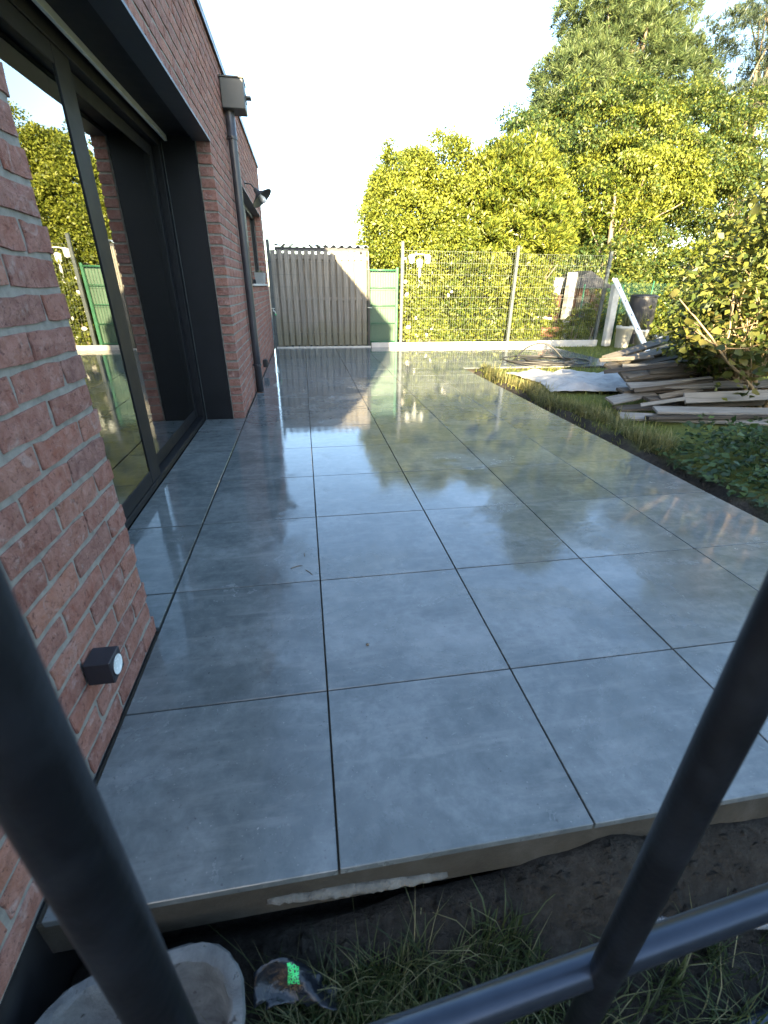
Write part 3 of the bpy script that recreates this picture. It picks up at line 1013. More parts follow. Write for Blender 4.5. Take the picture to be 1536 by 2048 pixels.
def build_wall_fittings():
    # rainwater hopper and downpipe
    r = empty('downpipe', (0.052, 5.12, 0), 'charcoal round downpipe with square hopper on the brick wall', 'downpipe')
    m = MB()
    hx0, hx1, hy0, hy1 = -0.048, 0.155, -0.10, 0.13
    m.box(hx0, hx1, hy0, hy1, 2.552, 2.765, 0.006)
    m.build('hopper', 'zinc', r)
    m = MB()
    m.box(hx0 - 0.001, hx1 + 0.006, hy0 - 0.006, hy1 + 0.006, 2.7655, 2.778, 0.002)
    m.build('hopper_rim', 'zinc', r)
    m = MB()
    m.box(hx1 + 0.0005, hx1 + 0.05, 0.0, 0.09, 2.66, 2.675, 0.003)
    m.box(hx1 + 0.0005, hx1 + 0.006, -0.005, 0.095, 2.63, 2.70, 0.002)
    m.build('overflow_spout', 'zinc', r)
    m = MB()
    m.tube([(0, 0, z) for z in (0.012, 0.6, 1.2, 1.8, 2.4, 2.5515)], 0.040, 20)
    m.build('pipe', 'pipe', r, True)
    m = MB()
    m.lathe([(0.041, 2.36), (0.046, 2.362), (0.046, 2.372), (0.0435, 2.375), (0.0435, 2.551)], 20)
    m.build('socket', 'pipe', r, True)
    for z in (0.30, 2.345):
        m = MB()
        m.lathe([(0.0405, z), (0.047, z), (0.047, z + 0.022), (0.0405, z + 0.022)], 20)
        m.box(-0.052, -0.04, -0.012, 0.012, z + 0.003, z + 0.02)
        m.box(0.0, 0.012, -0.062, -0.046, z + 0.003, z + 0.02)
        m.build('clamp', 'pipe', r)

    # cube spot by the near pier
    r = empty('wall_light', (0.0, 0.545, 0.245), 'black cube wall light with round white lens on the near pier', 'wall light')
    s = 0.043
    m = MB()
    m.box(0.004, 0.086, -s, s, -s, s, 0.003)
    m.build('housing', 'lamp_black', r)
    m = MB()
    m.lathe([(0.0, 0.0), (0.031, 0.0), (0.033, 0.0008), (0.033, -0.0005)], 28, (0.0885, 0, 0), (1, 0, 0))
    m.build('lens', 'lens', r, True)
    m = MB()
    m.lathe([(0.0335, -0.003), (0.0335, 0.0016), (0.0365, 0.0016), (0.0365, -0.003)], 28, (0.0875, 0, 0), (1, 0, 0))
    m.build('lens_ring', 'lamp_black', r, True)

    r.scale = (0.78, 0.78, 0.78)
    # swan-neck lamp above the window
    r = empty('wall_lamp', (0.0, 6.5, 2.23), 'small dish wall lamp on a bent arm above the window', 'wall lamp')
    m = MB()
    m.tube([(0.0, 0, 0), (0.045, 0, 0.0), (0.07, 0, -0.004), (0.092, 0, -0.022), (0.125, 0, -0.062)], 0.008, 10)
    m.lathe([(0.0, 0.004), (0.03, 0.004), (0.03, 0.0)], 16, (0.004, 0, 0), (1, 0, 0))
    m.build('arm', 'coping', r, True)
    ax = Vector((0.62, -0.18, -0.76)).normalized()
    c0 = Vector((0.128, 0, -0.065))
    m = MB()
    m.lathe([(0.018, -0.02), (0.028, 0.0), (0.032, 0.03), (0.075, 0.065), (0.145, 0.105), (0.147, 0.112), (0.14, 0.108), (0.07, 0.07), (0.02, 0.04)], 28, c0, ax)
    m.build('shade', 'zinc', r, True)
    m = MB()
    m.lathe([(0.0, 0.17), (0.02, 0.165), (0.032, 0.145), (0.034, 0.12), (0.022, 0.085), (0.015, 0.05)], 18, c0, ax)
    m.build('bulb', 'white_metal', r, True)

    # socket box near the ground
    r = empty('outlet_box', (0.0, 6.5, 0.13), 'small black outlet box low on the wall behind the downpipe', 'outlet box')
    m = MB()
    m.box(0.003, 0.055, -0.05, 0.05, -0.05, 0.05, 0.005)
    m.build('housing', 'black_plastic', r)
    m = MB()
    m.box(0.0555, 0.064, -0.04, 0.04, -0.035, 0.042, 0.003)
    m.build('cover', 'black_plastic', r)

    # planter on the window sill
    zs = WZ0 + 0.027
    r = empty('sill_planter', (-0.03, 8.0, zs), 'grey planter box standing on the far window sill', 'planter')
    m = MB()
    v = [(-0.06, -0.22, 0), (0.05, -0.22, 0), (0.05, 0.22, 0), (-0.06, 0.22, 0),
         (-0.075, -0.25, 0.16), (0.07, -0.25, 0.16), (0.07, 0.25, 0.16), (-0.075, 0.25, 0.16),
         (-0.06, -0.235, 0.16), (0.056, -0.235, 0.16), (0.056, 0.235, 0.16), (-0.06, 0.235, 0.16),
         (-0.055, -0.23, 0.12), (0.05, -0.23, 0.12), (0.05, 0.23, 0.12), (-0.055, 0.23, 0.12)]
    f = [(3, 2, 1, 0)]
    for a, b in ((0, 4), (4, 8), (8, 12)):
        for i in range(4):
            f.append((a + i, a + (i + 1) % 4, b + (i + 1) % 4, b + i))
    f.append((12, 13, 14, 15))
    m.add(v, f)
    m.build('box', 'pot_grey', r)
    P = np.stack([rng.uniform(-0.04, 0.04, 40), rng.uniform(-0.2, 0.2, 40), np.full(40, 0.12)], 1)
    blades('plant', 'lf_straw', r, P, 0.09, 0.012)


build_wall_fittings()


# ------------------------------------------------------------------ boundary fences
FY = 9.46


def build_wood_fence():
    r = empty('wooden_fence_panel', (1.0, FY + 0.05, 0), 'weathered grey board fence panel at the far end of terrace', 'fence')
    x0, x1 = 0.06 - 1.0, 1.885 - 1.0
    n = 15
    step = (x1 - x0) / n
    zt = 1.715
    meF = [mesh_data('plank', *(lambda q: (q.v, q.f))(MB().box(-0.042, 0.042, -0.010, 0.010, 0, 1.68 + 0.0, 0.003))) for _ in range(1)][0]
    meF.materials.append(M['fence_wood'])
    for i in range(n):
        inst('plank', meF, r, (x0 + (i + 0.5) * step, -0.034, 0.03 + random.uniform(-0.006, 0.006)),
             (random.gauss(0, 0.002), random.gauss(0, 0.002), random.gauss(0, 0.03)))
    for i in range(n + 1):
        x = min(max(x0 + i * step, x0 + 0.048), x1 - 0.048)
        inst('plank', meF, r, (x, 0.036, -0.02 + random.uniform(-0.015, 0.006)),
             (random.gauss(0, 0.002), random.gauss(0, 0.002), math.pi + random.gauss(0, 0.03)), (0.98, 1, 1))
    for z in (0.22, 0.86, 1.56):
        m = MB().box(x0 - 0.01, x1 + 0.01, -0.021, 0.021, z, z + 0.06, 0.004)
        m.build('rail', 'fence_wood', r)
    m = MB().box(x1 + 0.012, x1 + 0.03, -0.045, 0.045, 0.0, zt, 0.004)
    m.build('post', 'fence_wood', r)


build_wood_fence()


def wire_panel(parent, name, mat, x0, x1, z0, z1, dx=0.05, dz=0.2, w=0.0022, y=0.0, folds=()):
    m = MB()
    n = int(round((x1 - x0) / dx))
    for i in range(n + 1):
        x = x0 + (x1 - x0) * i / n
        pts = [(x - w, y - w, z0), (x + w, y - w, z0), (x + w, y + w, z0), (x - w, y + w, z0),
               (x - w, y - w, z1), (x + w, y - w, z1), (x + w, y + w, z1), (x - w, y + w, z1)]
        m.add(pts, [(0, 1, 5, 4), (1, 2, 6, 5), (2, 3, 7, 6), (3, 0, 4, 7)])
    k = int(round((z1 - z0) / dz))
    for j in range(k + 1):
        z = z0 + (z1 - z0) * j / k
        yy = y - 2 * w - 0.0005
        pts = [(x0, yy - w, z - w), (x0, yy + w, z - w), (x0, yy + w, z + w), (x0, yy - w, z + w),
               (x1, yy - w, z - w), (x1, yy + w, z - w), (x1, yy + w, z + w), (x1, yy - w, z + w)]
        m.add(pts, [(0, 1, 5, 4), (1, 2, 6, 5), (2, 3, 7, 6), (3, 0, 4, 7)])
    return m.build(name, mat, parent)


def build_mesh_fence():
    r = empty('mesh_fence', (4.5, FY - 0.03, 0), 'rigid wire mesh fence with grey posts along the end of the garden', 'fence')
    ox = -4.5
    posts = [(0.045, 1.86, 0.03), (2.56, 1.88, 0.028), (4.90, 1.85, 0.028), (6.93, 1.79, 0.03)]
    for x, h, s in posts:
        m = MB().box(x + ox - s, x + ox + s, -s, s, -0.05, h, 0.004)
        o = m.build('post', 'post_grey', r)
        m = MB().box(x + ox - s - 0.003, x + ox + s + 0.003, -s - 0.003, s + 0.003, h + 0.0005, h + 0.012, 0.003)
        m.build('post_cap', 'post_grey', o)
        for z in (0.25, 0.9, 1.5):
            m = MB().box(x + ox - s - 0.006, x + ox + s + 0.006, -s - 0.012, -s - 0.0005, z, z + 0.03, 0.002)
            m.build('clip', 'post_grey', o)
    wire_panel(r, 'mesh_panel', 'wire_dark', 0.09 + ox, 1.86 + ox, 0.05, 1.72, 0.05, 0.2, 0.0013)
    wire_panel(r, 'mesh_panel', 'wire', 2.60 + ox, 4.86 + ox, 0.12, 1.74, 0.05, 0.2, 0.0009)
    wire_panel(r, 'mesh_panel', 'wire', 4.94 + ox, 6.89 + ox, 0.12, 1.72, 0.05, 0.2, 0.0009)
    for x0, x1, h in ((1.95, 4.10, 0.085), (4.11, 5.55, 0.085), (5.56, 6.98, 0.10)):
        m = MB().box(x0 + ox, x1 + ox, -0.062, -0.034, -0.04, h, 0.005)
        m.build('kickboard', 'kick', r)
    m = MB().box(0.05 + ox, 1.94 + ox, -0.055, -0.037, -0.03, 0.022, 0.004)
    m.build('kickboard', 'concrete', r)
    return r


build_mesh_fence()


def build_gate():
    r = empty('green_gate', (2.18, FY - 0.02, 0), 'low green wire gate between wooden fence and hedge', 'gate')
    for x, w, h, mt in ((-0.275, 0.022, 1.40, 'black_plastic'), (0.285, 0.024, 1.45, 'green_paint')):
        m = MB().box(x - w, x + w, -w, w, -0.03, h, 0.004)
        m.build('post', mt, r)
    for z in (0.10, 1.40):
        m = MB().tube([(-0.252, 0, z), (0.26, 0, z)], 0.014, 8)
        m.build('frame_bar', 'green_paint', r, True)
    for z in (0.45, 0.78, 1.10):
        m = MB().tube([(-0.252, 0.006, z), (0.26, 0.006, z)], 0.007, 8)
        m.build('cross_bar', 'green_paint', r, True)
    wire_panel(r, 'mesh_infill', 'green_paint', -0.25, 0.258, 0.11, 1.39, 0.05, 0.32, 0.0022, 0.0)
    m = MB().box(-0.31, 0.30, 0.09, 0.105, 0.0, 1.42, 0.002)
    m.build('privacy_sheet', 'green_sheet', r)
    m = MB()
    m.tube([(-0.30, -0.03, 0.74), (-0.30, -0.07, 0.74), (-0.22, -0.07, 0.735)], 0.007, 8)
    m.build('handle', 'alu', r, True)


build_gate()


def build_shed():
    r = empty('shed_roof', (1.0, 10.6, 0), 'blue grey corrugated shed roof showing above the wooden fence', 'shed')
    vs, fs = [], []
    n = 180
    ny = 6
    for j in range(ny + 1):
        for i in range(n + 1):
            x = -0.86 + 1.80 * i / n
            y = -0.98 + 2.0 * j / ny
            z = 1.80 + 0.022 * math.sin((x + 0.86) * 2 * math.pi / 0.155) + (y + 0.98) * 0.06
            vs.append((x, y, z))
    for j in range(ny):
        for i in range(n):
            a = j * (n + 1) + i
            fs.append((a, a + 1, a + n + 2, a + n + 1))
    m = MB().add(vs, fs)
    o = m.build('roof_sheet', 'corrugated', r, True)
    sd = o.modifiers.new('thickness', 'SOLIDIFY')
    sd.thickness = 0.006
    sd.offset = -1
    MB().box(-0.85, 0.93, -0.93, -0.905, 1.705, 1.772, 0.003).build('fascia', 'fascia', r)
    for i, (x0, x1) in enumerate(((-0.83, -0.79), (0.86, 0.90))):
        MB().box(x0, x1, -0.9, 0.95, -0.02, 1.75, 0.003).build('side_wall', 'fence_wood', r)
    for x in (-0.80, 0.08):
        MB().tube([(x, -0.80, 1.80), (x + 0.004, -0.80, 1.88), (x + 0.012, -0.80, 1.965)], [0.004, 0.003, 0.0025], 6).build('roof_hook', 'wire_dark', r)


build_shed()


def build_tap():
    r = empty('garden_tap', (0.045, FY - 0.067, 0.66), 'small brass garden tap on the dark post at the house corner', 'tap')
    m = MB()
    m.tube([(0.0, 0.005, 0.02), (0.0, -0.03, 0.02), (0.012, -0.055, 0.02), (0.03, -0.07, 0.005), (0.04, -0.075, -0.03)], 0.011, 10)
    m.build('spout', 'alu', r, True)
    m = MB()
    m.tube([(0.0, -0.035, 0.03), (0.0, -0.035, 0.06)], 0.005, 8)
    m.tube([(-0.03, -0.035, 0.062), (0.03, -0.035, 0.062)], 0.006, 8)
    m.build('handle', 'alu', r, True)
    m = MB()
    m.tube([(0.04, -0.075, -0.03), (0.042, -0.076, -0.055)], 0.014, 10)
    m.build('hose_nozzle', 'neon', r, True)


build_tap()


# ------------------------------------------------------------------ foreground frame the picture is taken through
def build_scaffold():
    xL, yL, xR, yR = 0.468, -0.284, 0.893, -0.249
    r = empty('scaffold_frame', (xL, yL, -0.28), 'dark tubular metal frame close to the viewer', 'scaffold')
    dx, dy = xR - xL, yR - yL
    u = Vector((dx, dy, 0)).normalized()
    for s, rad in ((0.0, 0.0178), (1.0, 0.0165), (-1.0, 0.0165), (3.0, 0.0165)):
        m = MB().tube([(dx * s, dy * s, z) for z in (0.0, 0.5, 1.0, 1.5, 2.2)], rad, 28)
        m.build('upright', 'scaffold', r, True)
    nrm = Vector((-u.y, u.x, 0)) * 0.012
    for z in (0.41 + 0.28, -0.245 + 0.28, 1.75 + 0.28):
        a = Vector((-dx, -dy, z)) + nrm
        b = Vector((dx * 3.0, dy * 3.0, z)) + nrm
        m = MB().tube([a + (b - a) * t for t in (0, 0.25, 0.5, 0.75, 1)], 0.0172, 24)
        m.build('rail', 'rail', r, True)

    for s in (0.0, 1.0):
        zc = 0.41 + 0.28
        pts = []
        for k in range(25):
            a = 2 * math.pi * k / 24
            pts.append(Vector((dx * s, dy * s, zc)) + nrm * 0.5 + Vector((math.cos(a) * 0.0182 * u.x, math.cos(a) * 0.0182 * u.y + 0.004 * math.sin(a), 0.0172 * math.sin(a))))
        MB().tube(pts, [0.0030 + random.uniform(-0.0008, 0.0012) for _ in pts], 7).build('weld_bead', 'scaffold', r, True)


build_scaffold()


def rrect(hx, hy, rad, n=7):
    pts = []
    for cx, cy, a0 in ((hx - rad, hy - rad, 0), (-hx + rad, hy - rad, 90), (-hx + rad, -hy + rad, 180), (hx - rad, -hy + rad, 270)):
        for k in range(n):
            a = math.radians(a0 + 90 * k / (n - 1))
            pts.append((cx + rad * math.cos(a), cy + rad * math.sin(a)))
    return pts


def build_trough():
    r = empty('concrete_trough', (0.214, -0.155, -0.28), 'old grey concrete trough with chipped rim below the frame', 'trough')
    rings = [(0.155, 0.165, 0.09, 0.0), (0.172, 0.182, 0.10, 0.03), (0.196, 0.205, 0.115, 0.20), (0.201, 0.211, 0.118, 0.224), (0.197, 0.207, 0.115, 0.232),
             (0.180, 0.189, 0.10, 0.233), (0.173, 0.182, 0.095, 0.228), (0.168, 0.177, 0.09, 0.212), (0.158, 0.167, 0.085, 0.06), (0.142, 0.152, 0.07, 0.034), (0.05, 0.05, 0.03, 0.028)]
    vs, fs = [], []
    nseg = 7
    base = None
    for k, (hx, hy, rad, z) in enumerate(rings):
        pts = rrect(hx, hy, rad, 14)
        # the back left corner is worn round
        for i, (x, y) in enumerate(pts):
            a = math.atan2(y, x)
            sh = 1.0 - 0.09 * max(0.0, math.cos(a - math.radians(135))) ** 2 * 1.2
            jit = 0.0009 if z > 0.19 else 0.0004
            vs.append((x * sh + random.gauss(0, jit), y * sh + random.gauss(0, jit), z + (random.gauss(0, 0.0013) if z > 0.19 else 0)))
        base = len(pts)
    for k in range(len(rings) - 1):
        for i in range(base):
            j = (i + 1) % base
            fs.append((k * base + i, k * base + j, (k + 1) * base + j, (k + 1) * base + i))
    fs.append(tuple(range(base - 1, -1, -1)))
    fs.append(tuple((len(rings) - 1) * base + i for i in range(base)))
    m = MB().add(vs, fs)
    o = m.build('basin', 'trough', r, True)
    o.data.set_sharp_from_angle(angle=math.radians(38))


build_trough()


def build_front_debris():
    # dried cement smear along the lower edge of the slab
    vs, fs = [], []
    n = 44
    for i in range(n + 1):
        t = i / n
        x = 0.44 + 0.41 * t
        yc = 0.119 - 0.010 * math.sin(math.pi * (0.01 + 0.98 * t)) ** 0.5
        hz = 0.0005 + 0.012 * math.sin(math.pi * (0.02 + t * 0.96)) ** 0.6 * (0.6 + 0.7 * float(vnoise(t * 9, 4))) + random.gauss(0, 0.0007)
        z = -0.078 - 0.028 * t + random.gauss(0, 0.001)
        vs += [(x, 0.120, z + hz), (x, yc - 0.004, z + hz * 0.8), (x, yc - 0.012 + random.gauss(0, 0.0015), z), (x, yc - 0.004, z - hz), (x, 0.120, z - hz * 1.2)]
    for i in range(n):
        for k in range(5):
            k2 = (k + 1) % 5
            fs.append((i * 5 + k, (i + 1) * 5 + k, (i + 1) * 5 + k2, i * 5 + k2))
    fs.append((0, 1, 2, 3, 4))
    fs.append(tuple(n * 5 + k for k in (4, 3, 2, 1, 0)))
    MB().add(vs, fs).build('cement_smear', 'cement', None, True, label='pale dried cement smear under the front edge of terrace', cat='cement')
    # torn dark plastic film with a green print
    r = empty('plastic_wrapper', (0.47, -0.01, -0.20), 'torn dark plastic wrapper with bright green print lying on the soil', 'wrapper')
    nx, ny = 22, 9
    vs, fs = [], []
    for j in range(ny + 1):
        for i in range(nx + 1):
            u, v = i / nx, j / ny
            x = -0.08 + 0.23 * u
            y = -0.035 + 0.075 * v + 0.02 * math.sin(4 * u)
            z = 0.035 * math.sin(2.6 * u + 1.2) * (0.4 + v) + 0.012 * math.sin(9 * u + 5 * v) + 0.05 * (v ** 2) * (1 - u)
            vs.append((x + random.gauss(0, 0.002), y + random.gauss(0, 0.002), z))
    for j in range(ny):
        for i in range(nx):
            if (i > 17 and j > 6) or (i < 3 and j < 2):
                continue
            a = j * (nx + 1) + i
            fs.append((a, a + 1, a + nx + 2, a + nx + 1))
    o = MB().add(vs, fs).build('film', 'film', r, True)
    o.modifiers.new('thickness', 'SOLIDIFY').thickness = 0.0012
    gi, gf = [], []
    for j in range(4, 8):
        for i in range(9, 12):
            a = j * (nx + 1) + i
            b = len(gi)
            gi += [tuple(c + d for c, d in zip(vs[q], (0, -0.001, 0.0026))) for q in (a, a + 1, a + nx + 2, a + nx + 1)]
            gf.append((b, b + 1, b + 2, b + 3))
    MB().add(gi, gf).build('green_print', 'neon', r)
    r.scale = (0.72, 0.72, 0.72)
    # ribbed conduit half buried
    pts, rad = [], []
    n = 260
    for i in range(n + 1):
        t = i / n
        x = 0.74 + 1.1 * t
        y = 0.045 - 0.11 * t + 0.012 * math.sin(5 * t)
        z = -0.232 - 0.012 * math.sin(6.5 * t + 0.6) - 0.008 * t
        pts.append((x, y, z))
        rad.append(0.0125 + 0.0016 * (1 if i % 2 else -1))
    MB().tube(pts, rad, 10).build('conduit_pipe', 'conduit', None, False, label='grey ribbed conduit half buried in the soil before the terrace', cat='conduit')


build_front_debris()


# ------------------------------------------------------------------ things on the lawn
def add_box_thing(name, mat, size, loc, rot, label, cat, group=None, c=0.004, sag=0.0):
    sx, sy, sz = size
    m = MB().box(-sx / 2, sx / 2, -sy / 2, sy / 2, -sz / 2, sz / 2, c)
    o = m.build(name, mat, None, label=label, cat=cat, group=group)
    o.location = loc
    o.rotation_euler = rot
    return o


def build_hose():
    pts = []
    cx, cy = 4.55, 7.0
    # flat loops, one loop sprung upright, a loose tail
    for i in range(0, 150):
        a = i * 0.2
        rr = 0.42 + 0.12 * math.sin(a * 0.37) + 0.05 * math.sin(a * 1.3)
        z = 0.018 + 0.012 * (i / 50.0) + (0.24 * max(0.0, math.sin(a)) ** 1.5 if 60 < i < 92 else 0)
        x = cx + rr * math.cos(a) * 1.15 + 0.10 * math.sin(a * 0.21)
        y = cy + rr * math.sin(a) * 0.85
        pts.append((x, y, z))
    tail = [(pts[0][0] - 0.05, pts[0][1] - 0.2, 0.016), (4.4, 6.55, 0.016), (4.1, 6.62, 0.016), (3.95, 6.8, 0.03), (3.93, 7.1, 0.016)]
    allp = tail[::-1] + pts
    MB().tube(allp, 0.0125, 8).build('garden_hose', 'rubber', None, True, label='black hose lying in loose coils on the far tiles', cat='hose')


build_hose()


def build_tarp():
    nx, ny = 70, 36
    vs, fs = [], []
    for j in range(ny + 1):
        for i in range(nx + 1):
            u, v = i / nx, j / ny
            x = 3.42 + 2.5 * u + 0.15 * math.sin(3 * v)
            w0 = 4.62 + 0.10 * math.sin(5 * u) + 0.05 * math.sin(13 * u) - 0.25 * u
            w1 = 5.95 - 0.10 * u + 0.07 * math.sin(4 * u + 1) + 0.04 * math.sin(11 * u)
            y = w0 + (w1 - w0) * v
            z = 0.004 + 0.06 * abs(float(vnoise(x * 2.6 + y, y * 3.1 + 7)) - 0.5) * 2 + 0.07 * abs(float(vnoise(x * 5.5 + 3, y * 8.5 + x)) - 0.5) + 0.03 * float(vnoise(x * 15, y * 17))
            ed = min(u, 1 - u, v, 1 - v)
            z = z * min(1.0, 0.35 + ed * 8)
            vs.append((x, y, z))
    for j in range(ny):
        for i in range(nx):
            a = j * (nx + 1) + i
            fs.append((a, a + 1, a + nx + 2, a + nx + 1))
    o = MB().add(vs, fs).build('tarp', 'tarp', None, True, label='crumpled pale grey tarpaulin spread on the lawn', cat='tarpaulin')
    o.modifiers.new('thickness', 'SOLIDIFY').thickness = 0.003


build_tarp()


def build_wood_pile():
    G = 'scrap boards piled under the hydrangea'
    # (left end x, y, z), length, width, thickness, yaw, pitch, roll about its length (deg), material, label
    bl = [
        ((3.55, 3.50, 0.00), 1.7, 0.11, 0.024, -16, 0, 20, 'pale_board', 'pale board lowest and nearest in the scrap wood pile'),
        ((3.72, 3.34, 0.02), 1.5, 0.09, 0.030, -9, 1, 5, 'brown_board', 'dark brown board lying under the nearest pale board'),
        ((3.85, 3.42, 0.07), 1.9, 0.13, 0.024, -11, 0, 16, 'pale_board', 'pale board crossing low in the wood pile beside the ground cover'),
        ((3.62, 3.66, 0.03), 1.6, 0.16, 0.026, 4, 0, 6, 'brown_board', 'brown board at the left foot of the wood pile'),
        ((3.58, 3.74, 0.09), 0.75, 0.14, 0.022, 14, 4, 22, 'pale_board', 'short pale board sticking out left of the wood pile'),
        ((3.95, 3.70, 0.11), 1.9, 0.14, 0.028, -4, 0, 8, 'brown_board', 'brown board crossing under the middle of the wood pile'),
        ((4.25, 3.55, 0.14), 1.2, 0.12, 0.024, -6, 2, 60, 'pale_board', 'short pale board tipped on edge in the wood pile'),
        ((3.80, 3.92, 0.15), 2.0, 0.15, 0.03, 1, 0, 4, 'brown_board', 'wide dark board shaded in the middle of the wood pile'),
        ((3.84, 3.86, 0.21), 2.1, 0.12, 0.024, -3, 0, 38, 'pale_board', 'long pale board in the middle of the wood pile'),
        ((4.0, 4.02, 0.20), 1.9, 0.18, 0.03, 3, 1, 3, 'brown_board', 'dark board resting behind the long pale board'),
        ((3.92, 4.10, 0.26), 1.8, 0.17, 0.028, 7, 2, 18, 'grey_board', 'lowest grey board of the upper wood pile'),
        ((4.05, 4.22, 0.30), 1.9, 0.15, 0.028, 12, 3, 14, 'grey_board', 'grey board second up in the upper wood pile'),
        ((4.25, 4.14, 0.32), 1.3, 0.13, 0.028, 2, 2, 50, 'grey_board', 'grey board tipped on edge in the upper wood pile'),
        ((3.95, 4.40, 0.30), 2.0, 0.17, 0.03, 15, 5, 10, 'grey_board', 'grey board whose left end juts from the upper wood pile'),
        ((4.10, 4.46, 0.36), 2.2, 0.14, 0.03, 18, 6, 12, 'grey_board', 'grey board just under the topmost slanting board'),
        ((4.05, 4.62, 0.37), 2.3, 0.15, 0.032, 21, 8, 16, 'grey_board', 'long grey board slanting over the top of the wood pile'),
        ((4.35, 3.80, 0.06), 1.9, 0.42, 0.07, 2, 0, 0, 'brown_board', 'broad brown panel at the bottom of the wood pile'),
        ((4.45, 4.05, 0.14), 1.8, 0.42, 0.07, 5, 0, 0, 'brown_board', 'broad brown panel inside the wood pile'),
        ((4.55, 4.35, 0.20), 1.7, 0.42, 0.16, 10, 0, 0, 'brown_board', 'thick brown beam under the back of the wood pile'),
        ((4.60, 4.30, 0.06), 1.6, 0.5, 0.10, 8, 0, 0, 'brown_board', 'thick brown beam lying on the lawn beneath the pile'),
    ]
    bl = [(c, ln * 0.8, w * 0.9, th, yw, pt, rl, mt, lab) for (c, ln, w, th, yw, pt, rl, mt, lab) in bl]
    extra = ['thin offcut lying across the near boards', 'thin grey lath poking out beside the tarpaulin', 'narrow lath leaning on the upper boards', 'dark lath crossing the pale middle board', 'splintered pale lath at the left of the pile', 'short grey offcut on top of the pile', 'thin lath hanging over the near pale board', 'small brown offcut at the foot of the bush']
    for k, lab in enumerate(extra):
        t = k / 7.0
        bl.append(((3.75 + 0.5 * ((k * 3) % 5) / 5, 3.5 + 0.95 * t, 0.10 + 0.28 * t), random.uniform(0.5, 1.0), random.uniform(0.035, 0.07), 0.014, random.uniform(-30, 35), random.uniform(-2, 9), random.uniform(0, 60), ('pale_board', 'grey_board', 'brown_board')[k % 3], lab))
    for (c, ln, w, th, yw, pt, rl, mt, lab) in bl:
        m = MB().box(-w / 2, w / 2, -th / 2, th / 2, 0, ln, 0.003)
        o = m.build('scrap_board', mt, None, label=lab, cat='board', group=G)
        # grain runs along local z: lay it along x; local y becomes up
        o.matrix_world = (Matrix.Translation((c[0], c[1], c[2] + 0.02)) @ Matrix.Rotation(math.radians(yw), 4, 'Z') @ Matrix.Rotation(math.radians(-pt), 4, 'Y')
                          @ Matrix.Rotation(math.radians(rl + random.gauss(0, 7)), 4, 'X') @ Matrix(((0, 0, 1, 0), (1, 0, 0, 0), (0, 1, 0, 0), (0, 0, 0, 1))))


build_wood_pile()


def build_bags():
    for loc, s, lab in (((5.62, 5.25, 0.07), (0.32, 0.22, 0.11), 'crumpled white plastic bag left of the wood pile top'),
                        ((6.0, 5.55, 0.10), (0.30, 0.24, 0.15), 'taller folded white bag behind the crumpled one'),
                        ((6.35, 5.35, 0.08), (0.26, 0.22, 0.14), 'white bag half hidden behind the hydrangea stems')):
        bm = bmesh.new()
        bmesh.ops.create_icosphere(bm, subdivisions=3, radius=1.0)
        for v in bm.verts:
            d = v.co.normalized()
            k = 1 + 0.20 * math.sin(5 * d.x + loc[0] * 9) * math.cos(4 * d.y + loc[1] * 5) + random.gauss(0, 0.05)
            v.co = Vector((d.x * s[0] * k, d.y * s[1] * k, max(-0.6, d.z) * s[2] * k))
        me = bpy.data.meshes.new('plastic_bag')
        bm.to_mesh(me)
        bm.free()
        me.materials.append(M['bag'])
        o = bpy.data.objects.new('plastic_bag', me)
        o.location = loc
        link(o, None, lab, 'bag', 'white bags beside the wood pile')


build_bags()


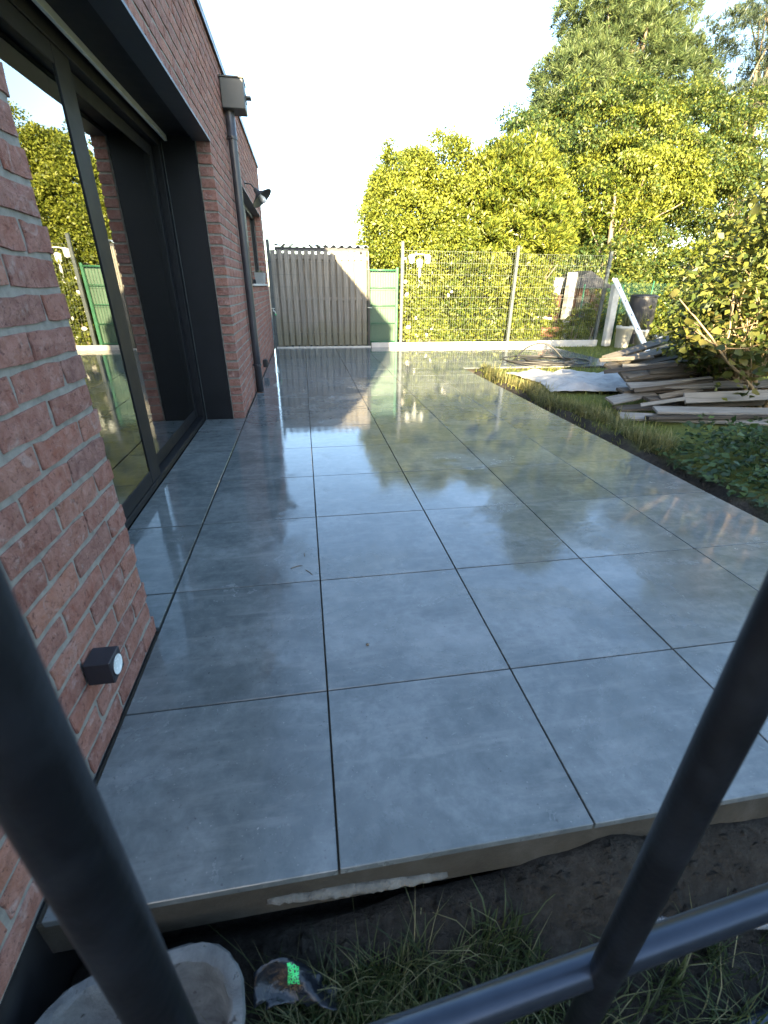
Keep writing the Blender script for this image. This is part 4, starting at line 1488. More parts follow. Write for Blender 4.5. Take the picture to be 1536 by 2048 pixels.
def build_lawn_things():
    # hollow edging blocks at the corner of the extension
    labs = ['cut stone edging block nearest the terrace corner', 'second edging block from the terrace corner', 'third edging block in the row by the lawn', 'last edging block at the right end of the row']
    for i, (x, y, w) in enumerate(((5.36, 6.20, 0.20), (5.58, 6.08, 0.20), (5.80, 5.98, 0.19), (6.01, 5.90, 0.16))):
        add_box_thing('edging_block', 'concrete', (w, 0.12, 0.14), (x, y, 0.0), (random.gauss(0, 0.04), random.gauss(0, 0.05), -0.42 + random.gauss(0, 0.08)), labs[i], 'block', 'edging blocks by the lawn', 0.014)
    # white perforated plank leaning on the fence
    a, b = Vector((6.96, 7.62, 0.0)), Vector((6.97, 9.20, 1.30))
    d = (b - a)
    r = empty('white_plank', a, 'long white perforated plank leaning against the last fence post', 'plank')
    q = Vector((0, 0, 1)).rotation_difference(d.normalized())
    m = MB().box(-0.055, 0.055, -0.014, 0.014, 0.0, d.length, 0.003)
    o = m.build('board', 'white_metal', r)
    r.rotation_mode = 'QUATERNION'
    r.rotation_quaternion = q
    for k in range(5):
        z = 0.25 + k * 0.37
        MB().box(-0.012, 0.012, -0.0156, -0.0142, z, z + 0.06).build('slot', 'black_plastic', r)
    # concrete post
    add_box_thing('concrete_post', 'concrete', (0.15, 0.13, 1.22), (7.10, 9.26, 0.59), (0, -0.04, 0.05), 'pale square concrete post beside the last mesh fence post', 'post', None, 0.012)
    # pots
    def pot(name, loc, prof, mat, label, cat, plant=None):
        e = empty(name, loc, label, cat)
        MB().lathe(prof, 26).build('body', mat, e, True)
        if plant:
            plant(e)
        return e

    def spiky(e):
        n = 90
        a = rng.random(n) * 6.283
        P = np.stack([0.07 * np.cos(a) * rng.random(n), 0.07 * np.sin(a) * rng.random(n), np.full(n, 0.36)], 1)
        blades('plant', 'lf_straw', e, P, 0.30, 0.016, 0.7)

    def tuft(e):
        n = 60
        a = rng.random(n) * 6.283
        P = np.stack([0.05 * np.cos(a), 0.05 * np.sin(a), np.full(n, 0.30)], 1)
        blades('plant', 'lf_straw', e, P, 0.34, 0.014, 0.45)

    def flowers(e):
        foliage('plant', 'lf_straw', e, [(0, 0, 0.2, 0.22, 0.18, 0.09)], 40, 0.06, 10, 0.05, 0.035)
        for k in range(16):
            bm = MB()
            bm.lathe([(0.0, 0.0), (0.028, 0.008), (0.030, 0.02), (0.012, 0.03), (0.0, 0.026)], 8)
            o = bm.build('flower', 'petal', e, True)
            o.location = (random.gauss(0, 0.11), random.gauss(0, 0.09), 0.24 + random.uniform(0, 0.05))
    pot('plant_pot', (7.33, 9.02, -0.03), [(0.0, 0.0), (0.125, 0.0), (0.13, 0.01), (0.165, 0.37), (0.178, 0.375), (0.178, 0.44), (0.165, 0.44), (0.155, 0.35), (0.0, 0.34)], 'pot',
        'tall beige pot with drooping grassy plant by the concrete post', 'plant pot', spiky)
    pot('plant_pot', (7.72, 8.98, -0.03), [(0.0, 0.0), (0.09, 0.0), (0.12, 0.31), (0.13, 0.315), (0.13, 0.37), (0.12, 0.37), (0.11, 0.3), (0.0, 0.29)], 'pot',
        'smaller beige pot with upright reeds behind the white plank', 'plant pot', tuft)
    pot('flower_bowl', (7.55, 8.30, -0.03), [(0.0, 0.0), (0.16, 0.0), (0.20, 0.03), (0.255, 0.18), (0.265, 0.19), (0.25, 0.2), (0.235, 0.17), (0.0, 0.15)], 'pot_grey',
        'low grey bowl of pale flowers beside the leaning plank', 'flower bowl', flowers)
    # dustbin behind the fence line
    e = empty('water_butt', (8.15, 9.75, -0.03), 'dark grey water butt behind the leaning white plank', 'water butt')
    MB().lathe([(0.0, 0), (0.24, 0), (0.25, 0.02), (0.29, 0.45), (0.285, 0.5), (0.295, 0.52), (0.275, 0.98)], 26).build('barrel', 'pipe', e, True)
    MB().lathe([(0.295, 0.981), (0.295, 1.01), (0.22, 1.035), (0.0, 1.045)], 26).build('lid', 'black_plastic', e, True)


build_lawn_things()


def diamond_net(parent, name, x0, x1, z0, z1, y, cell=0.065, w=0.0045):
    m = MB()
    H = z1 - z0
    n = int((x1 - x0 + H) / cell)
    for s in (1, -1):
        for i in range(n + 1):
            xs = x0 - H + i * cell
            # line x = xs + t, z = z0 + t  (mirrored for s = -1)
            t0, t1 = max(0, x0 - xs), min(H, x1 - xs)
            if t1 - t0 < 0.02:
                continue
            a = Vector((xs + t0, y + 0.002 * s, z0 + t0))
            b = Vector((xs + t1, y + 0.002 * s, z0 + t1))
            if s < 0:
                a.z, b.z = z1 - (a.z - z0), z1 - (b.z - z0)
            m.tube([a, b], w * 0.7, 4, False)
    return m.build(name, 'net', parent)


def build_garden_beyond():
    # lantern post
    e = empty('lamp_post', (3.03, 9.95, -0.02), 'white garden lamp post with three lanterns behind mesh fence', 'lamp post')
    MB().tube([(0, 0, 0), (0, 0, 0.5), (0, 0, 1.6)], [0.03, 0.022, 0.02], 12).build('post', 'white_metal', e, True)
    MB().tube([(-0.17, 0, 1.71), (-0.08, 0, 1.725), (0, 0, 1.73), (0.08, 0, 1.725), (0.17, 0, 1.71)], 0.010, 8).build('crossbar', 'white_metal', e, True)
    for x, z in ((-0.17, 1.56), (0.0, 1.48), (0.17, 1.56)):
        MB().lathe([(0.025, 0.0), (0.05, 0.02), (0.062, 0.12), (0.05, 0.125)], 6, (x, 0, z)).build('lantern', 'lens', e)
        MB().lathe([(0.075, 0.126), (0.045, 0.155), (0.012, 0.17), (0.0, 0.172)], 6, (x, 0, z)).build('lantern_cap', 'white_metal', e)
    # cream timber post of the pergola
    add_box_thing('pergola_post', 'kick', (0.17, 0.15, 1.46), (6.73, 10.45, 0.71), (0, 0, 0.2), 'cream painted post behind the mesh fence beside the hut', 'post', None, 0.01)
    # little timber hut
    e = empty('garden_hut', (7.55, 11.2, 0), 'small red brown timber hut with dark roof behind the mesh fence', 'hut')
    for i in range(9):
        x = -0.55 + i * 0.125
        if 3 <= i <= 5:
            continue
        MB().box(x, x + 0.119, -0.012, 0.012, 0.0, 1.15, 0.003).build('plank', 'red_wood', e)
    MB().box(-0.17, 0.19, 0.02, 0.045, 0.0, 0.95, 0.004).build('door', 'brown_board', e)
    MB().box(-0.175, 0.195, -0.018, 0.01, 0.952, 1.15, 0.004).build('door_head', 'red_wood', e)
    MB().box(-0.56, -0.53, 0.0125, 0.9, 0.0, 1.15).build('side_wall', 'red_wood', e)
    MB().box(0.56, 0.59, 0.0125, 0.9, 0.0, 1.15).build('side_wall', 'red_wood', e)
    m = MB()
    m.add([(-0.72, -0.12, 1.12), (0.72, -0.12, 1.12), (0.72, 1.0, 1.12), (-0.72, 1.0, 1.12), (0, -0.12, 1.5), (0, 1.0, 1.5)],
          [(0, 3, 5, 4), (1, 4, 5, 2), (0, 4, 1), (3, 2, 5), (0, 1, 2, 3)])
    m.build('roof', 'fascia', e)
    # brown cabinet with a white pot
    e = empty('wooden_cabinet', (6.28, 10.3, 0.0), 'reddish wooden cabinet behind the fence left of the cream post', 'cabinet')
    for i in range(4):
        MB().box(-0.18 + i * 0.09, -0.18 + i * 0.09 + 0.085, -0.012, 0.012, 0.0, 0.95, 0.003).build('plank', 'red_wood', e)
    MB().box(-0.20, 0.20, -0.03, 0.30, 0.955, 0.985, 0.004).build('top', 'brown_board', e)
    MB().box(-0.18, 0.18, 0.0125, 0.28, 0.0, 0.95).build('carcass', 'brown_board', e)
    e = empty('white_pot', (6.36, 10.38, 0.985), 'bright white pot standing on the wooden cabinet', 'pot')
    MB().lathe([(0.0, 0), (0.085, 0), (0.11, 0.28), (0.12, 0.285), (0.12, 0.33), (0.1, 0.33), (0.095, 0.28), (0, 0.27)], 20).build('body', 'white_metal', e, True)
    # terracotta trough with flowers
    e = empty('flower_box', (6.16, 9.98, 0.12), 'terracotta flower box with pale blooms behind the fence', 'flower box')
    MB().box(-0.26, 0.26, -0.09, 0.09, 0.0, 0.20, 0.012).build('box', 'terracotta', e)
    foliage('plant', 'lf_yellow', e, [(0, 0, 0.26, 0.26, 0.1, 0.08)], 40, 0.06, 10, 0.05, 0.03)
    for k in range(7):
        o = MB().lathe([(0.0, 0.0), (0.04, 0.01), (0.05, 0.035), (0.02, 0.05), (0.0, 0.045)], 8).build('flower', 'petal', e, True)
        o.location = (-0.24 + random.gauss(0, 0.05) if k < 5 else random.uniform(-0.2, 0.2), random.gauss(0, 0.05), 0.32 + random.uniform(0, 0.07))
    MB().box(-0.24, 0.24, -0.07, 0.07, -0.135, -0.0005).build('plinth', 'brown_board', e)
    # green netting runs
    e = empty('green_netting', (7.55, 10.52, 0), 'dark green diamond netting behind the end of mesh fence', 'netting')
    diamond_net(e, 'net', -0.42, 0.55, 0.02, 1.12, 0)
    for x in (-0.43, 0.56):
        MB().tube([(x, 0, 0), (x, 0, 1.2)], 0.016, 8).build('stake', 'green_paint', e, True)
    e = empty('green_netting', (9.6, 11.6, 0), 'dark green netting strip to the right of leaning plank', 'netting')
    diamond_net(e, 'net', -1.3, 1.5, 0.5, 1.25, 0)
    for x in (-1.31, 0.1, 1.51):
        MB().tube([(x, 0, 0), (x, 0, 1.3)], 0.016, 8).build('stake', 'green_paint', e, True)


build_garden_beyond()


# ------------------------------------------------------------------ vegetation
def limb(mb, p, d, length, r0, r1, n=7, wob=0.12, droop=0.0):
    pts, rad = [Vector(p)], [r0]
    d = Vector(d).normalized()
    for i in range(n):
        d = (d + Vector((random.gauss(0, wob), random.gauss(0, wob), random.gauss(0, wob) - droop))).normalized()
        pts.append(pts[-1] + d * (length / n))
        rad.append(r0 + (r1 - r0) * (i + 1) / n)
    mb.tube(pts, rad, 8)
    return pts


def shrub(name, label, base, ells, mat, nclump, rcl, nleaf, L, W, nstem=7, group=None, fill=0.35, **kw):
    e = empty(name, base, label, 'shrub', group)
    b = Vector(base)
    loc = [(x - b.x, y - b.y, z - b.z, rx, ry, rz) + tuple(r) for (x, y, z, rx, ry, rz, *r) in ells]
    m = MB()
    for i in range(nstem):
        t = random.choice(loc)
        p0 = Vector((random.gauss(t[0], t[3] * 0.3), random.gauss(t[1], t[4] * 0.3), -0.03))
        limb(m, p0, (random.gauss(0, 0.25), random.gauss(0, 0.2), 1), max(0.4, (t[2] + t[5] * 0.2) * 0.6), 0.03, 0.008, 8, 0.06)
    m.build('stem', 'bark', e, True)
    foliage('foliage', mat, e, loc, nclump, rcl, nleaf, L, W, **kw)
    if fill:
        c = [(x, y, z, rx * 0.72, ry * 0.72, rz * 0.78) for (x, y, z, rx, ry, rz, *_) in loc]
        foliage('inner_foliage', mat, e, c, int(nclump * fill), rcl * 1.5, max(6, nleaf // 2), L * 1.35, W * 1.35, lo=0.2)
    return e


def build_shrubs():
    shrub('yellow_shrub', 'tall yellow green clipped shrub left above the mesh fence', (3.1, 10.9, 0),
          [(3.05, 10.95, 1.9, 1.05, 0.95, 1.55), (2.82, 11.0, 2.95, 0.62, 0.75, 0.72), (3.6, 10.95, 3.05, 0.75, 0.8, 0.75), (2.72, 10.8, 1.1, 0.75, 0.75, 1.1), (2.66, 10.9, 2.2, 0.62, 0.7, 0.9), (3.9, 10.9, 2.2, 0.7, 0.8, 1.2)],
          'lf_yellow', 520, 0.25, 150, 0.058, 0.030, droop=0.2, up=0.45)
    shrub('laurel_shrub', 'tall feathery laurel shrub in the middle behind the mesh fence', (5.3, 10.8, 0),
          [(4.7, 10.9, 1.7, 0.95, 0.9, 1.75), (5.5, 10.9, 1.9, 0.95, 0.9, 1.75), (6.0, 11.1, 2.3, 0.75, 0.8, 1.15), (5.1, 10.95, 3.0, 0.7, 0.7, 0.72), (5.75, 11.0, 3.1, 0.5, 0.6, 0.72)],
          'lf_laurel', 520, 0.27, 115, 0.10, 0.027, up=0.9, align=1.0)
    shrub('low_shrub', 'low leafy shrub at the foot of the mesh fence middle', (4.0, 9.95, 0),
          [(3.75, 10.0, 0.55, 0.62, 0.36, 0.72), (4.55, 9.98, 0.65, 0.62, 0.34, 0.85), (5.25, 9.98, 0.55, 0.55, 0.34, 0.7), (4.1, 10.15, 1.2, 0.6, 0.35, 0.6), (5.1, 10.15, 1.3, 0.7, 0.35, 0.6)],
          'lf_laurel', 620, 0.13, 46, 0.085, 0.030, up=0.6)
    # white rose bush with single blooms
    e = shrub('rose_bush', 'white flowering rose bush beside the green gate', (3.0, 9.85, 0),
              [(2.85, 9.85, 0.65, 0.33, 0.26, 0.72), (3.25, 9.88, 0.45, 0.36, 0.26, 0.5)], 'lf_yellow', 170, 0.11, 34, 0.06, 0.035)
    m = MB().lathe([(0.0, 0.012), (0.03, 0.0), (0.055, 0.014), (0.058, 0.03), (0.04, 0.036), (0.045, 0.05), (0.02, 0.055), (0.0, 0.05)], 10)
    me = mesh_data('flower', m.v, m.f, True)
    me.materials.append(M['petal'])
    for (x, z) in ((2.66, 1.62), (2.74, 0.98), (2.93, 1.10), (2.70, 0.66), (2.90, 0.55), (3.0, 0.40), (2.76, 0.36), (3.14, 0.22), (3.64, 1.04), (3.58, 0.98), (2.69, 1.22), (2.95, 0.2), (3.3, 0.33)):
        inst('flower', me, e, (x - 3.0, 9.60 - 9.85 + random.uniform(-0.02, 0.16), z - 0.02), (random.uniform(0.5, 1.4), random.gauss(0, 0.5), random.gauss(0, 1)), (random.uniform(0.45, 0.95),) * 3)
    # planting at the foot of the fence further right
    shrub('flower_border', 'low sunny border plants behind the right mesh panel', (6.4, 9.8, 0),
          [(5.9, 9.78, 0.1, 0.45, 0.2, 0.22), (6.6, 9.76, 0.12, 0.35, 0.2, 0.26)], 'lf_yellow', 130, 0.08, 26, 0.05, 0.02, nstem=2, fill=0)
    shrub('trailing_plant', 'straggly green plant in front of the hut and cabinet', (6.5, 10.1, 0),
          [(6.05, 10.12, 0.55, 0.22, 0.12, 0.5), (6.95, 10.15, 0.35, 0.3, 0.12, 0.35), (7.3, 10.2, 0.7, 0.2, 0.1, 0.35)], 'lf_laurel', 90, 0.10, 34, 0.07, 0.028, nstem=3, fill=0)
    shrub('hedge_shrub', 'dense dark shrub behind the hut and green netting', (8.2, 12.4, 0),
          [(7.4, 12.3, 0.9, 1.2, 0.7, 1.2), (8.9, 12.6, 1.0, 1.2, 0.7, 1.3), (10.4, 12.7, 0.9, 1.4, 0.8, 1.2)], 'lf_tree', 560, 0.22, 44, 0.10, 0.05)
    shrub('garden_shrub', 'sunlit bushy shrub right of the leaning plank', (11.6, 12.6, 0),
          [(11.6, 12.4, 0.9, 1.3, 0.8, 1.3), (13.2, 12.6, 1.1, 1.3, 0.9, 1.6)], 'lf_yellow', 360, 0.22, 44, 0.10, 0.05)
    shrub('garden_shrub', 'shaded green shrub behind the hydrangea bush', (9.5, 8.6, 0),
          [(9.4, 8.5, 0.55, 0.7, 0.6, 0.75), (10.4, 8.2, 0.8, 0.8, 0.7, 1.0), (8.9, 9.9, 0.45, 0.5, 0.4, 0.6)], 'lf_laurel', 300, 0.16, 40, 0.085, 0.04)


build_shrubs()


def tree(name, label, base, height, r0, ells, mat, nclump, rcl, nleaf, L, W, pine=False, group=None, lean=(0, 0), nlimb=9, **kw):
    e = empty(name, base, label, 'tree', group)
    b = Vector(base)
    loc = [(x - b.x, y - b.y, z - b.z, rx, ry, rz) for (x, y, z, rx, ry, rz) in ells]
    m = MB()
    n = 12
    pts, rad = [], []
    for i in range(n + 1):
        t = i / n
        pts.append((lean[0] * t + 0.08 * math.sin(5 * t), lean[1] * t + 0.06 * math.cos(4 * t), -0.05 + height * t))
        rad.append(r0 * (1 - 0.75 * t) * (1.25 if i == 0 else 1))
    m.tube(pts, rad, 12)
    m.build('trunk', 'bark', e, True)
    m = MB()
    for i in range(nlimb):
        t = random.uniform(0.35, 0.92)
        k = int(t * n)
        c = random.choice(loc)
        tgt = Vector(c[:3]) + Vector((random.gauss(0, c[3] * 0.45), random.gauss(0, c[4] * 0.45), random.gauss(0, c[5] * 0.35)))
        p = Vector(pts[k])
        d = tgt - p
        limb(m, p, d, d.length * 0.95, rad[k] * 0.55, 0.012, 8, 0.08)
    m.build('limb', 'bark', e, True)
    if pine:
        needles('crown', mat, e, loc, nclump, rcl, nleaf, L, W, **kw)
    else:
        foliage('crown', mat, e, loc, nclump, rcl, nleaf, L, W, **kw)
    return e


def build_trees():
    tree('broadleaf_tree', 'large rounded broadleaf tree with drooping leaves over the garden', (9.7, 14.6, 0), 4.6, 0.19,
         [(8.0, 14.8, 4.6, 1.75, 1.6, 1.05), (9.4, 14.6, 5.0, 1.9, 1.6, 1.0), (11.2, 14.8, 4.9, 2.0, 1.7, 1.05), (7.9, 14.6, 3.6, 1.6, 1.4, 0.95), (9.8, 14.4, 3.7, 2.0, 1.6, 0.9),
          (11.9, 14.6, 3.8, 1.6, 1.5, 0.95), (12.9, 15.0, 4.5, 1.2, 1.3, 0.8), (8.9, 14.9, 5.75, 0.95, 0.9, 0.5), (11.6, 15.0, 5.6, 1.0, 0.9, 0.5), (10.3, 14.4, 2.75, 1.6, 1.2, 0.6), (8.6, 14.4, 2.6, 1.2, 1.0, 0.55)],
         'lf_tree', 430, 0.46, 290, 0.085, 0.042, droop=0.7, up=0.6, flat=0.6, lean=(-0.3, 0.1), nlimb=14)
    # second yellow topped crown in front
    tree('broadleaf_tree', 'smaller yellow leaved tree in front of the big crown', (8.9, 13.1, 0), 3.0, 0.10,
         [(9.3, 13.4, 4.0, 1.25, 0.7, 0.55), (10.6, 13.5, 4.25, 1.3, 0.7, 0.6), (9.9, 13.6, 4.85, 1.2, 0.6, 0.5), (11.2, 13.6, 3.6, 0.9, 0.6, 0.45)],
         'lf_yellow', 85, 0.42, 210, 0.08, 0.038, droop=0.7, up=0.6, flat=0.6, lean=(0.5, 0.2), nlimb=6)
    tree('pine_tree', 'tall light green pine rising behind the broadleaf tree', (13.2, 20.5, 0), 12.5, 0.28,
         [(12.6, 20.5, 6.6, 3.1, 2.2, 1.5), (11.2, 20.3, 7.9, 1.8, 1.8, 1.0), (12.9, 20.5, 8.8, 2.5, 2.0, 1.3), (14.6, 20.5, 8.0, 2.2, 1.9, 1.2), (11.9, 20.5, 9.9, 1.7, 1.6, 1.0), (13.7, 20.6, 10.6, 1.9, 1.7, 1.2), (12.7, 20.6, 12.2, 1.5, 1.4, 1.3)],
         'lf_pine', 8200, 0.25, 28, 0.20, 0.022, True, nlimb=16)
    tree('pine_tree', 'dark pine with spreading branches at the top right corner', (17.8, 19.0, 0), 11.5, 0.25,
         [(16.2, 18.6, 9.0, 1.6, 1.2, 0.55), (17.6, 18.8, 10.2, 1.8, 1.4, 0.8), (16.9, 18.6, 7.1, 1.8, 1.3, 0.5), (18.6, 19, 8.2, 1.8, 1.4, 0.8)],
         'lf_dark_pine', 1300, 0.22, 30, 0.18, 0.018, True, nlimb=14)
    tree('broadleaf_tree', 'green and yellow tree at the right edge above the hydrangea', (14.6, 15.2, 0), 5.0, 0.16,
         [(14.5, 15.0, 5.0, 1.5, 1.3, 1.0), (15.6, 15.2, 5.6, 1.4, 1.3, 1.0), (14.0, 14.8, 3.6, 1.4, 1.2, 0.9), (15.6, 15.0, 3.9, 1.5, 1.3, 1.0), (14.8, 14.8, 2.4, 1.7, 1.2, 0.8)],
         'lf_tree', 170, 0.45, 200, 0.09, 0.042, droop=0.4, up=0.6, flat=0.6, nlimb=8)
    tree('slim_tree', 'slim pale trunked tree right of the laurel behind mesh fence', (8.95, 12.6, 0), 3.3, 0.13,
         [(8.6, 13.0, 3.1, 0.9, 0.6, 0.6), (9.5, 13.0, 2.7, 0.9, 0.6, 0.5)], 'lf_laurel', 110, 0.22, 40, 0.10, 0.04, lean=(-0.15, 0), nlimb=5)
    tree('broadleaf_tree', 'dark background tree between laurel and big crown', (7.2, 16.8, 0), 3.6, 0.14,
         [(7.6, 16.8, 3.3, 1.3, 1.2, 1.3), (8.8, 17.2, 2.6, 1.8, 1.2, 1.4), (11.5, 17.2, 2.4, 2.2, 1.2, 1.5), (14.2, 17.4, 2.6, 2.0, 1.2, 1.8)], 'lf_tree', 420, 0.34, 40, 0.16, 0.075, nlimb=6)


build_trees()


def build_hydrangea():
    base = Vector((5.40, 3.85, -0.03))
    e = empty('hydrangea_bush', base, 'large hydrangea bush with tan bare stems at right edge', 'shrub')
    tips = []
    m = MB()
    dirs = [(-0.55, -0.1, 1.0), (-0.75, 0.05, 0.75), (-0.35, -0.35, 1.1), (-0.15, 0.1, 1.2), (0.2, -0.1, 1.2), (-0.9, -0.25, 0.55), (-0.6, -0.45, 0.8), (0.5, -0.2, 1.0), (0.05, -0.5, 1.0),
            (-0.8, 0.35, 0.7), (0.3, 0.4, 0.9), (0.7, 0.2, 0.8), (-0.05, -0.2, 1.3)]
    for d in dirs:
        p0 = Vector((random.gauss(0, 0.12), random.gauss(0, 0.12), 0.0))
        ln = random.uniform(1.2, 2.1) * (0.78 if d[0] < -0.5 else 1.0)
        pts = limb(m, p0, d, ln, 0.024, 0.009, 9, 0.07, -0.01)
        for k in range(3, len(pts)):
            for rep in range(2):
                if random.random() < 0.85:
                    dd = Vector((random.gauss(d[0] * 0.5, 0.55), random.gauss(d[1] * 0.5, 0.5), random.uniform(0.25, 1.1)))
                    q = limb(m, pts[k], dd, random.uniform(0.25, 0.6), 0.0095, 0.0045, 5, 0.12)
                    tips.append((q[-1], dd))
                    for kk in (2, 3, 4):
                        if random.random() < 0.6:
                            dd2 = dd + Vector((random.gauss(0, 0.6), random.gauss(0, 0.6), random.gauss(0, 0.4)))
                            q2 = limb(m, q[kk], dd2, random.uniform(0.10, 0.25), 0.006, 0.003, 3, 0.12)
                            tips.append((q2[-1], dd2))
        tips.append((pts[-1], Vector(d)))
    m.build('stem', 'twig', e, True)
    P, T, N, LL = [], [], [], []
    for (p, d) in tips:
        for k in range(random.randint(6, 11)):
            a = random.random() * 6.283
            t = Vector((math.cos(a), math.sin(a), random.gauss(-0.05, 0.35)))
            P.append((p + Vector((random.gauss(0, 0.05), random.gauss(0, 0.05), random.gauss(-0.03, 0.06))))[:])
            T.append(t[:])
            N.append((random.gauss(0, 0.5), random.gauss(-0.25, 0.5), random.uniform(0.3, 1.0)))
            LL.append(random.uniform(0.05, 0.105))
    # leafy mass of the bush
    cc, oo = crown_points([(-0.75, 0.0, 0.95, 0.62, 0.55, 0.45), (-0.35, 0.0, 1.35, 0.75, 0.6, 0.6), (0.1, 0.0, 1.25, 0.85, 0.7, 0.85), (0.75, 0.1, 1.45, 0.95, 0.8, 1.1), (0.55, 0.1, 2.1, 0.8, 0.7, 0.65),
                           (0.9, 0.2, 0.65, 0.9, 0.6, 0.65), (-0.15, 0.35, 0.75, 0.75, 0.4, 0.45),
                           (0.0, 0.0, 2.1, 0.6, 0.55, 0.5), (0.4, 0.1, 2.8, 0.85, 0.6, 0.7), (-0.35, 0.0, 1.75, 0.5, 0.5, 0.4), (1.0, 0.1, 2.2, 0.7, 0.6, 0.8)], 2900, 0.28)
    for c_, o_ in zip(cc, oo):
        for k in range(9):
            u_ = unit(rng.normal(size=3) + o_ * 0.5)
            P.append(tuple(c_ + u_ * rng.random() * 0.17))
            T.append(tuple(unit(u_ * 0.5 + rng.normal(size=3) * 0.6 + np.array([0, 0, -0.25]))))
            N.append(tuple(rng.normal(size=3) * 0.55 + np.array([-0.05, -0.35, 0.7])))
            LL.append(random.uniform(0.04, 0.085))
    P, T, N, LL = np.array(P), unit(np.array(T)), np.array(N), np.array(LL)
    dist = np.linalg.norm(P + np.array(base) - CAM, axis=1) / LL
    # keep the big near leaves as leaves of their own
    order = np.argsort(dist)
    big, rest = order[:300], order[300:]

    def leaf_shape(seed):
        r = np.random.default_rng(seed)
        xs = np.linspace(0, 1, 6)
        wd = np.array([0.0, 0.30, 0.40, 0.36, 0.22, 0.0]) * (1 + r.normal(size=6) * 0.06)
        v, f = [], []
        for x, w in zip(xs, wd):
            cz = 0.10 * math.sin(x * 2.6) - 0.12 * x * x
            v += [(-w, x, cz + 0.10 * w + r.normal() * 0.008), (0, x, cz), (w, x, cz + 0.10 * w + r.normal() * 0.008)]
        for i in range(5):
            a = i * 3
            f += [(a, a + 1, a + 4, a + 3), (a + 1, a + 2, a + 5, a + 4)]
        me = mesh_data('leaf', v, f, True)
        me.materials.append(M['lf_hydr_obj'])
        return me
    t = NT('hydrangea_leaf_single')
    rnd = t.n('ObjectInfo').outputs['Random']
    col = t.ramp(rnd, [(0.05, (0.026, 0.046, 0.011)), (0.5, (0.07, 0.086, 0.019)), (0.95, (0.17, 0.15, 0.038))])
    col = t.mix(t.ramp(t.noise(t.objvec(), 5, 3, 0.6), [(0.45, 0.0), (0.8, 0.5)]), col, (0.11, 0.08, 0.028))
    p = t.principled(col, 0.42, None, 0, 0.4)
    tr = t.n('BsdfTranslucent')
    t.set(tr.inputs[0], col)
    mx = t.n('MixShader')
    mx.inputs[0].default_value = 0.35
    t.t.links.new(p.outputs[0], mx.inputs[1])
    t.t.links.new(tr.outputs[0], mx.inputs[2])
    M['lf_hydr_obj'] = t.done(mx)
    shapes = [leaf_shape(s) for s in range(6)]
    for i in big:
        y = Vector(T[i])
        n_ = Vector(N[i])
        x = y.cross(n_).normalized()
        z = x.cross(y)
        o = bpy.data.objects.new('leaf', random.choice(shapes))
        mw = Matrix(((x.x, y.x, z.x, P[i][0]), (x.y, y.y, z.y, P[i][1]), (x.z, y.z, z.z, P[i][2]), (0, 0, 0, 1)))
        o.matrix_basis = mw @ Matrix.Scale(LL[i], 4)
        link(o, e)
    leaf_object('foliage', 'lf_hydr', e, P[rest], T[rest], N[rest], LL[rest], LL[rest] * 0.62, 0.10, kind='stuff')
    # faded flower heads
    for k in range(14):
        p, d = random.choice(tips)
        bm = MB()
        for q in range(26):
            u = unit(rng.normal(size=3)) * np.array([0.075, 0.075, 0.03])
            c = Vector(u)
            bm.add([(c + Vector(v))[:] for v in ((-0.012, 0, 0), (0, -0.012, 0.004), (0.012, 0, 0), (0, 0.012, 0.004))], [(0, 1, 2, 3)])
        o = bm.build('flower_head', 'dry_flower', e)
        o.location = p + Vector((0, 0, 0.03))


build_hydrangea()


def build_ground_cover():
    # leafy cover spilling over the bank at the right
    n = 5200
    x = rng.uniform(3.26, 5.2, n)
    y = rng.uniform(1.2, 2.8, n)
    k = (x - 3.2) * 0.9 + rng.random(n) * 0.9 > 0.42 + 0.14 * np.sin(y * 5) + 0.5 * sstep(2.3, 2.8, y)
    x, y = x[k], y[k]
    bump = 0.20 * vnoise(x * 3, y * 3) + 0.10 * vnoise(x * 8, y * 8)
    z = -0.06 + sstep(3.15, 3.7, x) * (0.08 + bump * 0.9) * (0.35 + 0.65 * rng.random(len(x)))
    P = np.stack([x, y, z], 1)
    T = unit(rng.normal(size=P.shape) * np.array([1, 1, 0.4]) + np.array([-0.5, -0.5, 0.05]))
    N = rng.normal(size=P.shape) * 0.35 + np.array([-0.1, -0.2, 1])
    L = rng.uniform(0.035, 0.075, len(P))
    leaf_object('ground_cover', 'lf_cover', None, P, T, N, L, L * 0.6, 0.08, label='dark leafy ground cover spilling over the bank at right', cat='ground cover', kind='stuff')


build_ground_cover()


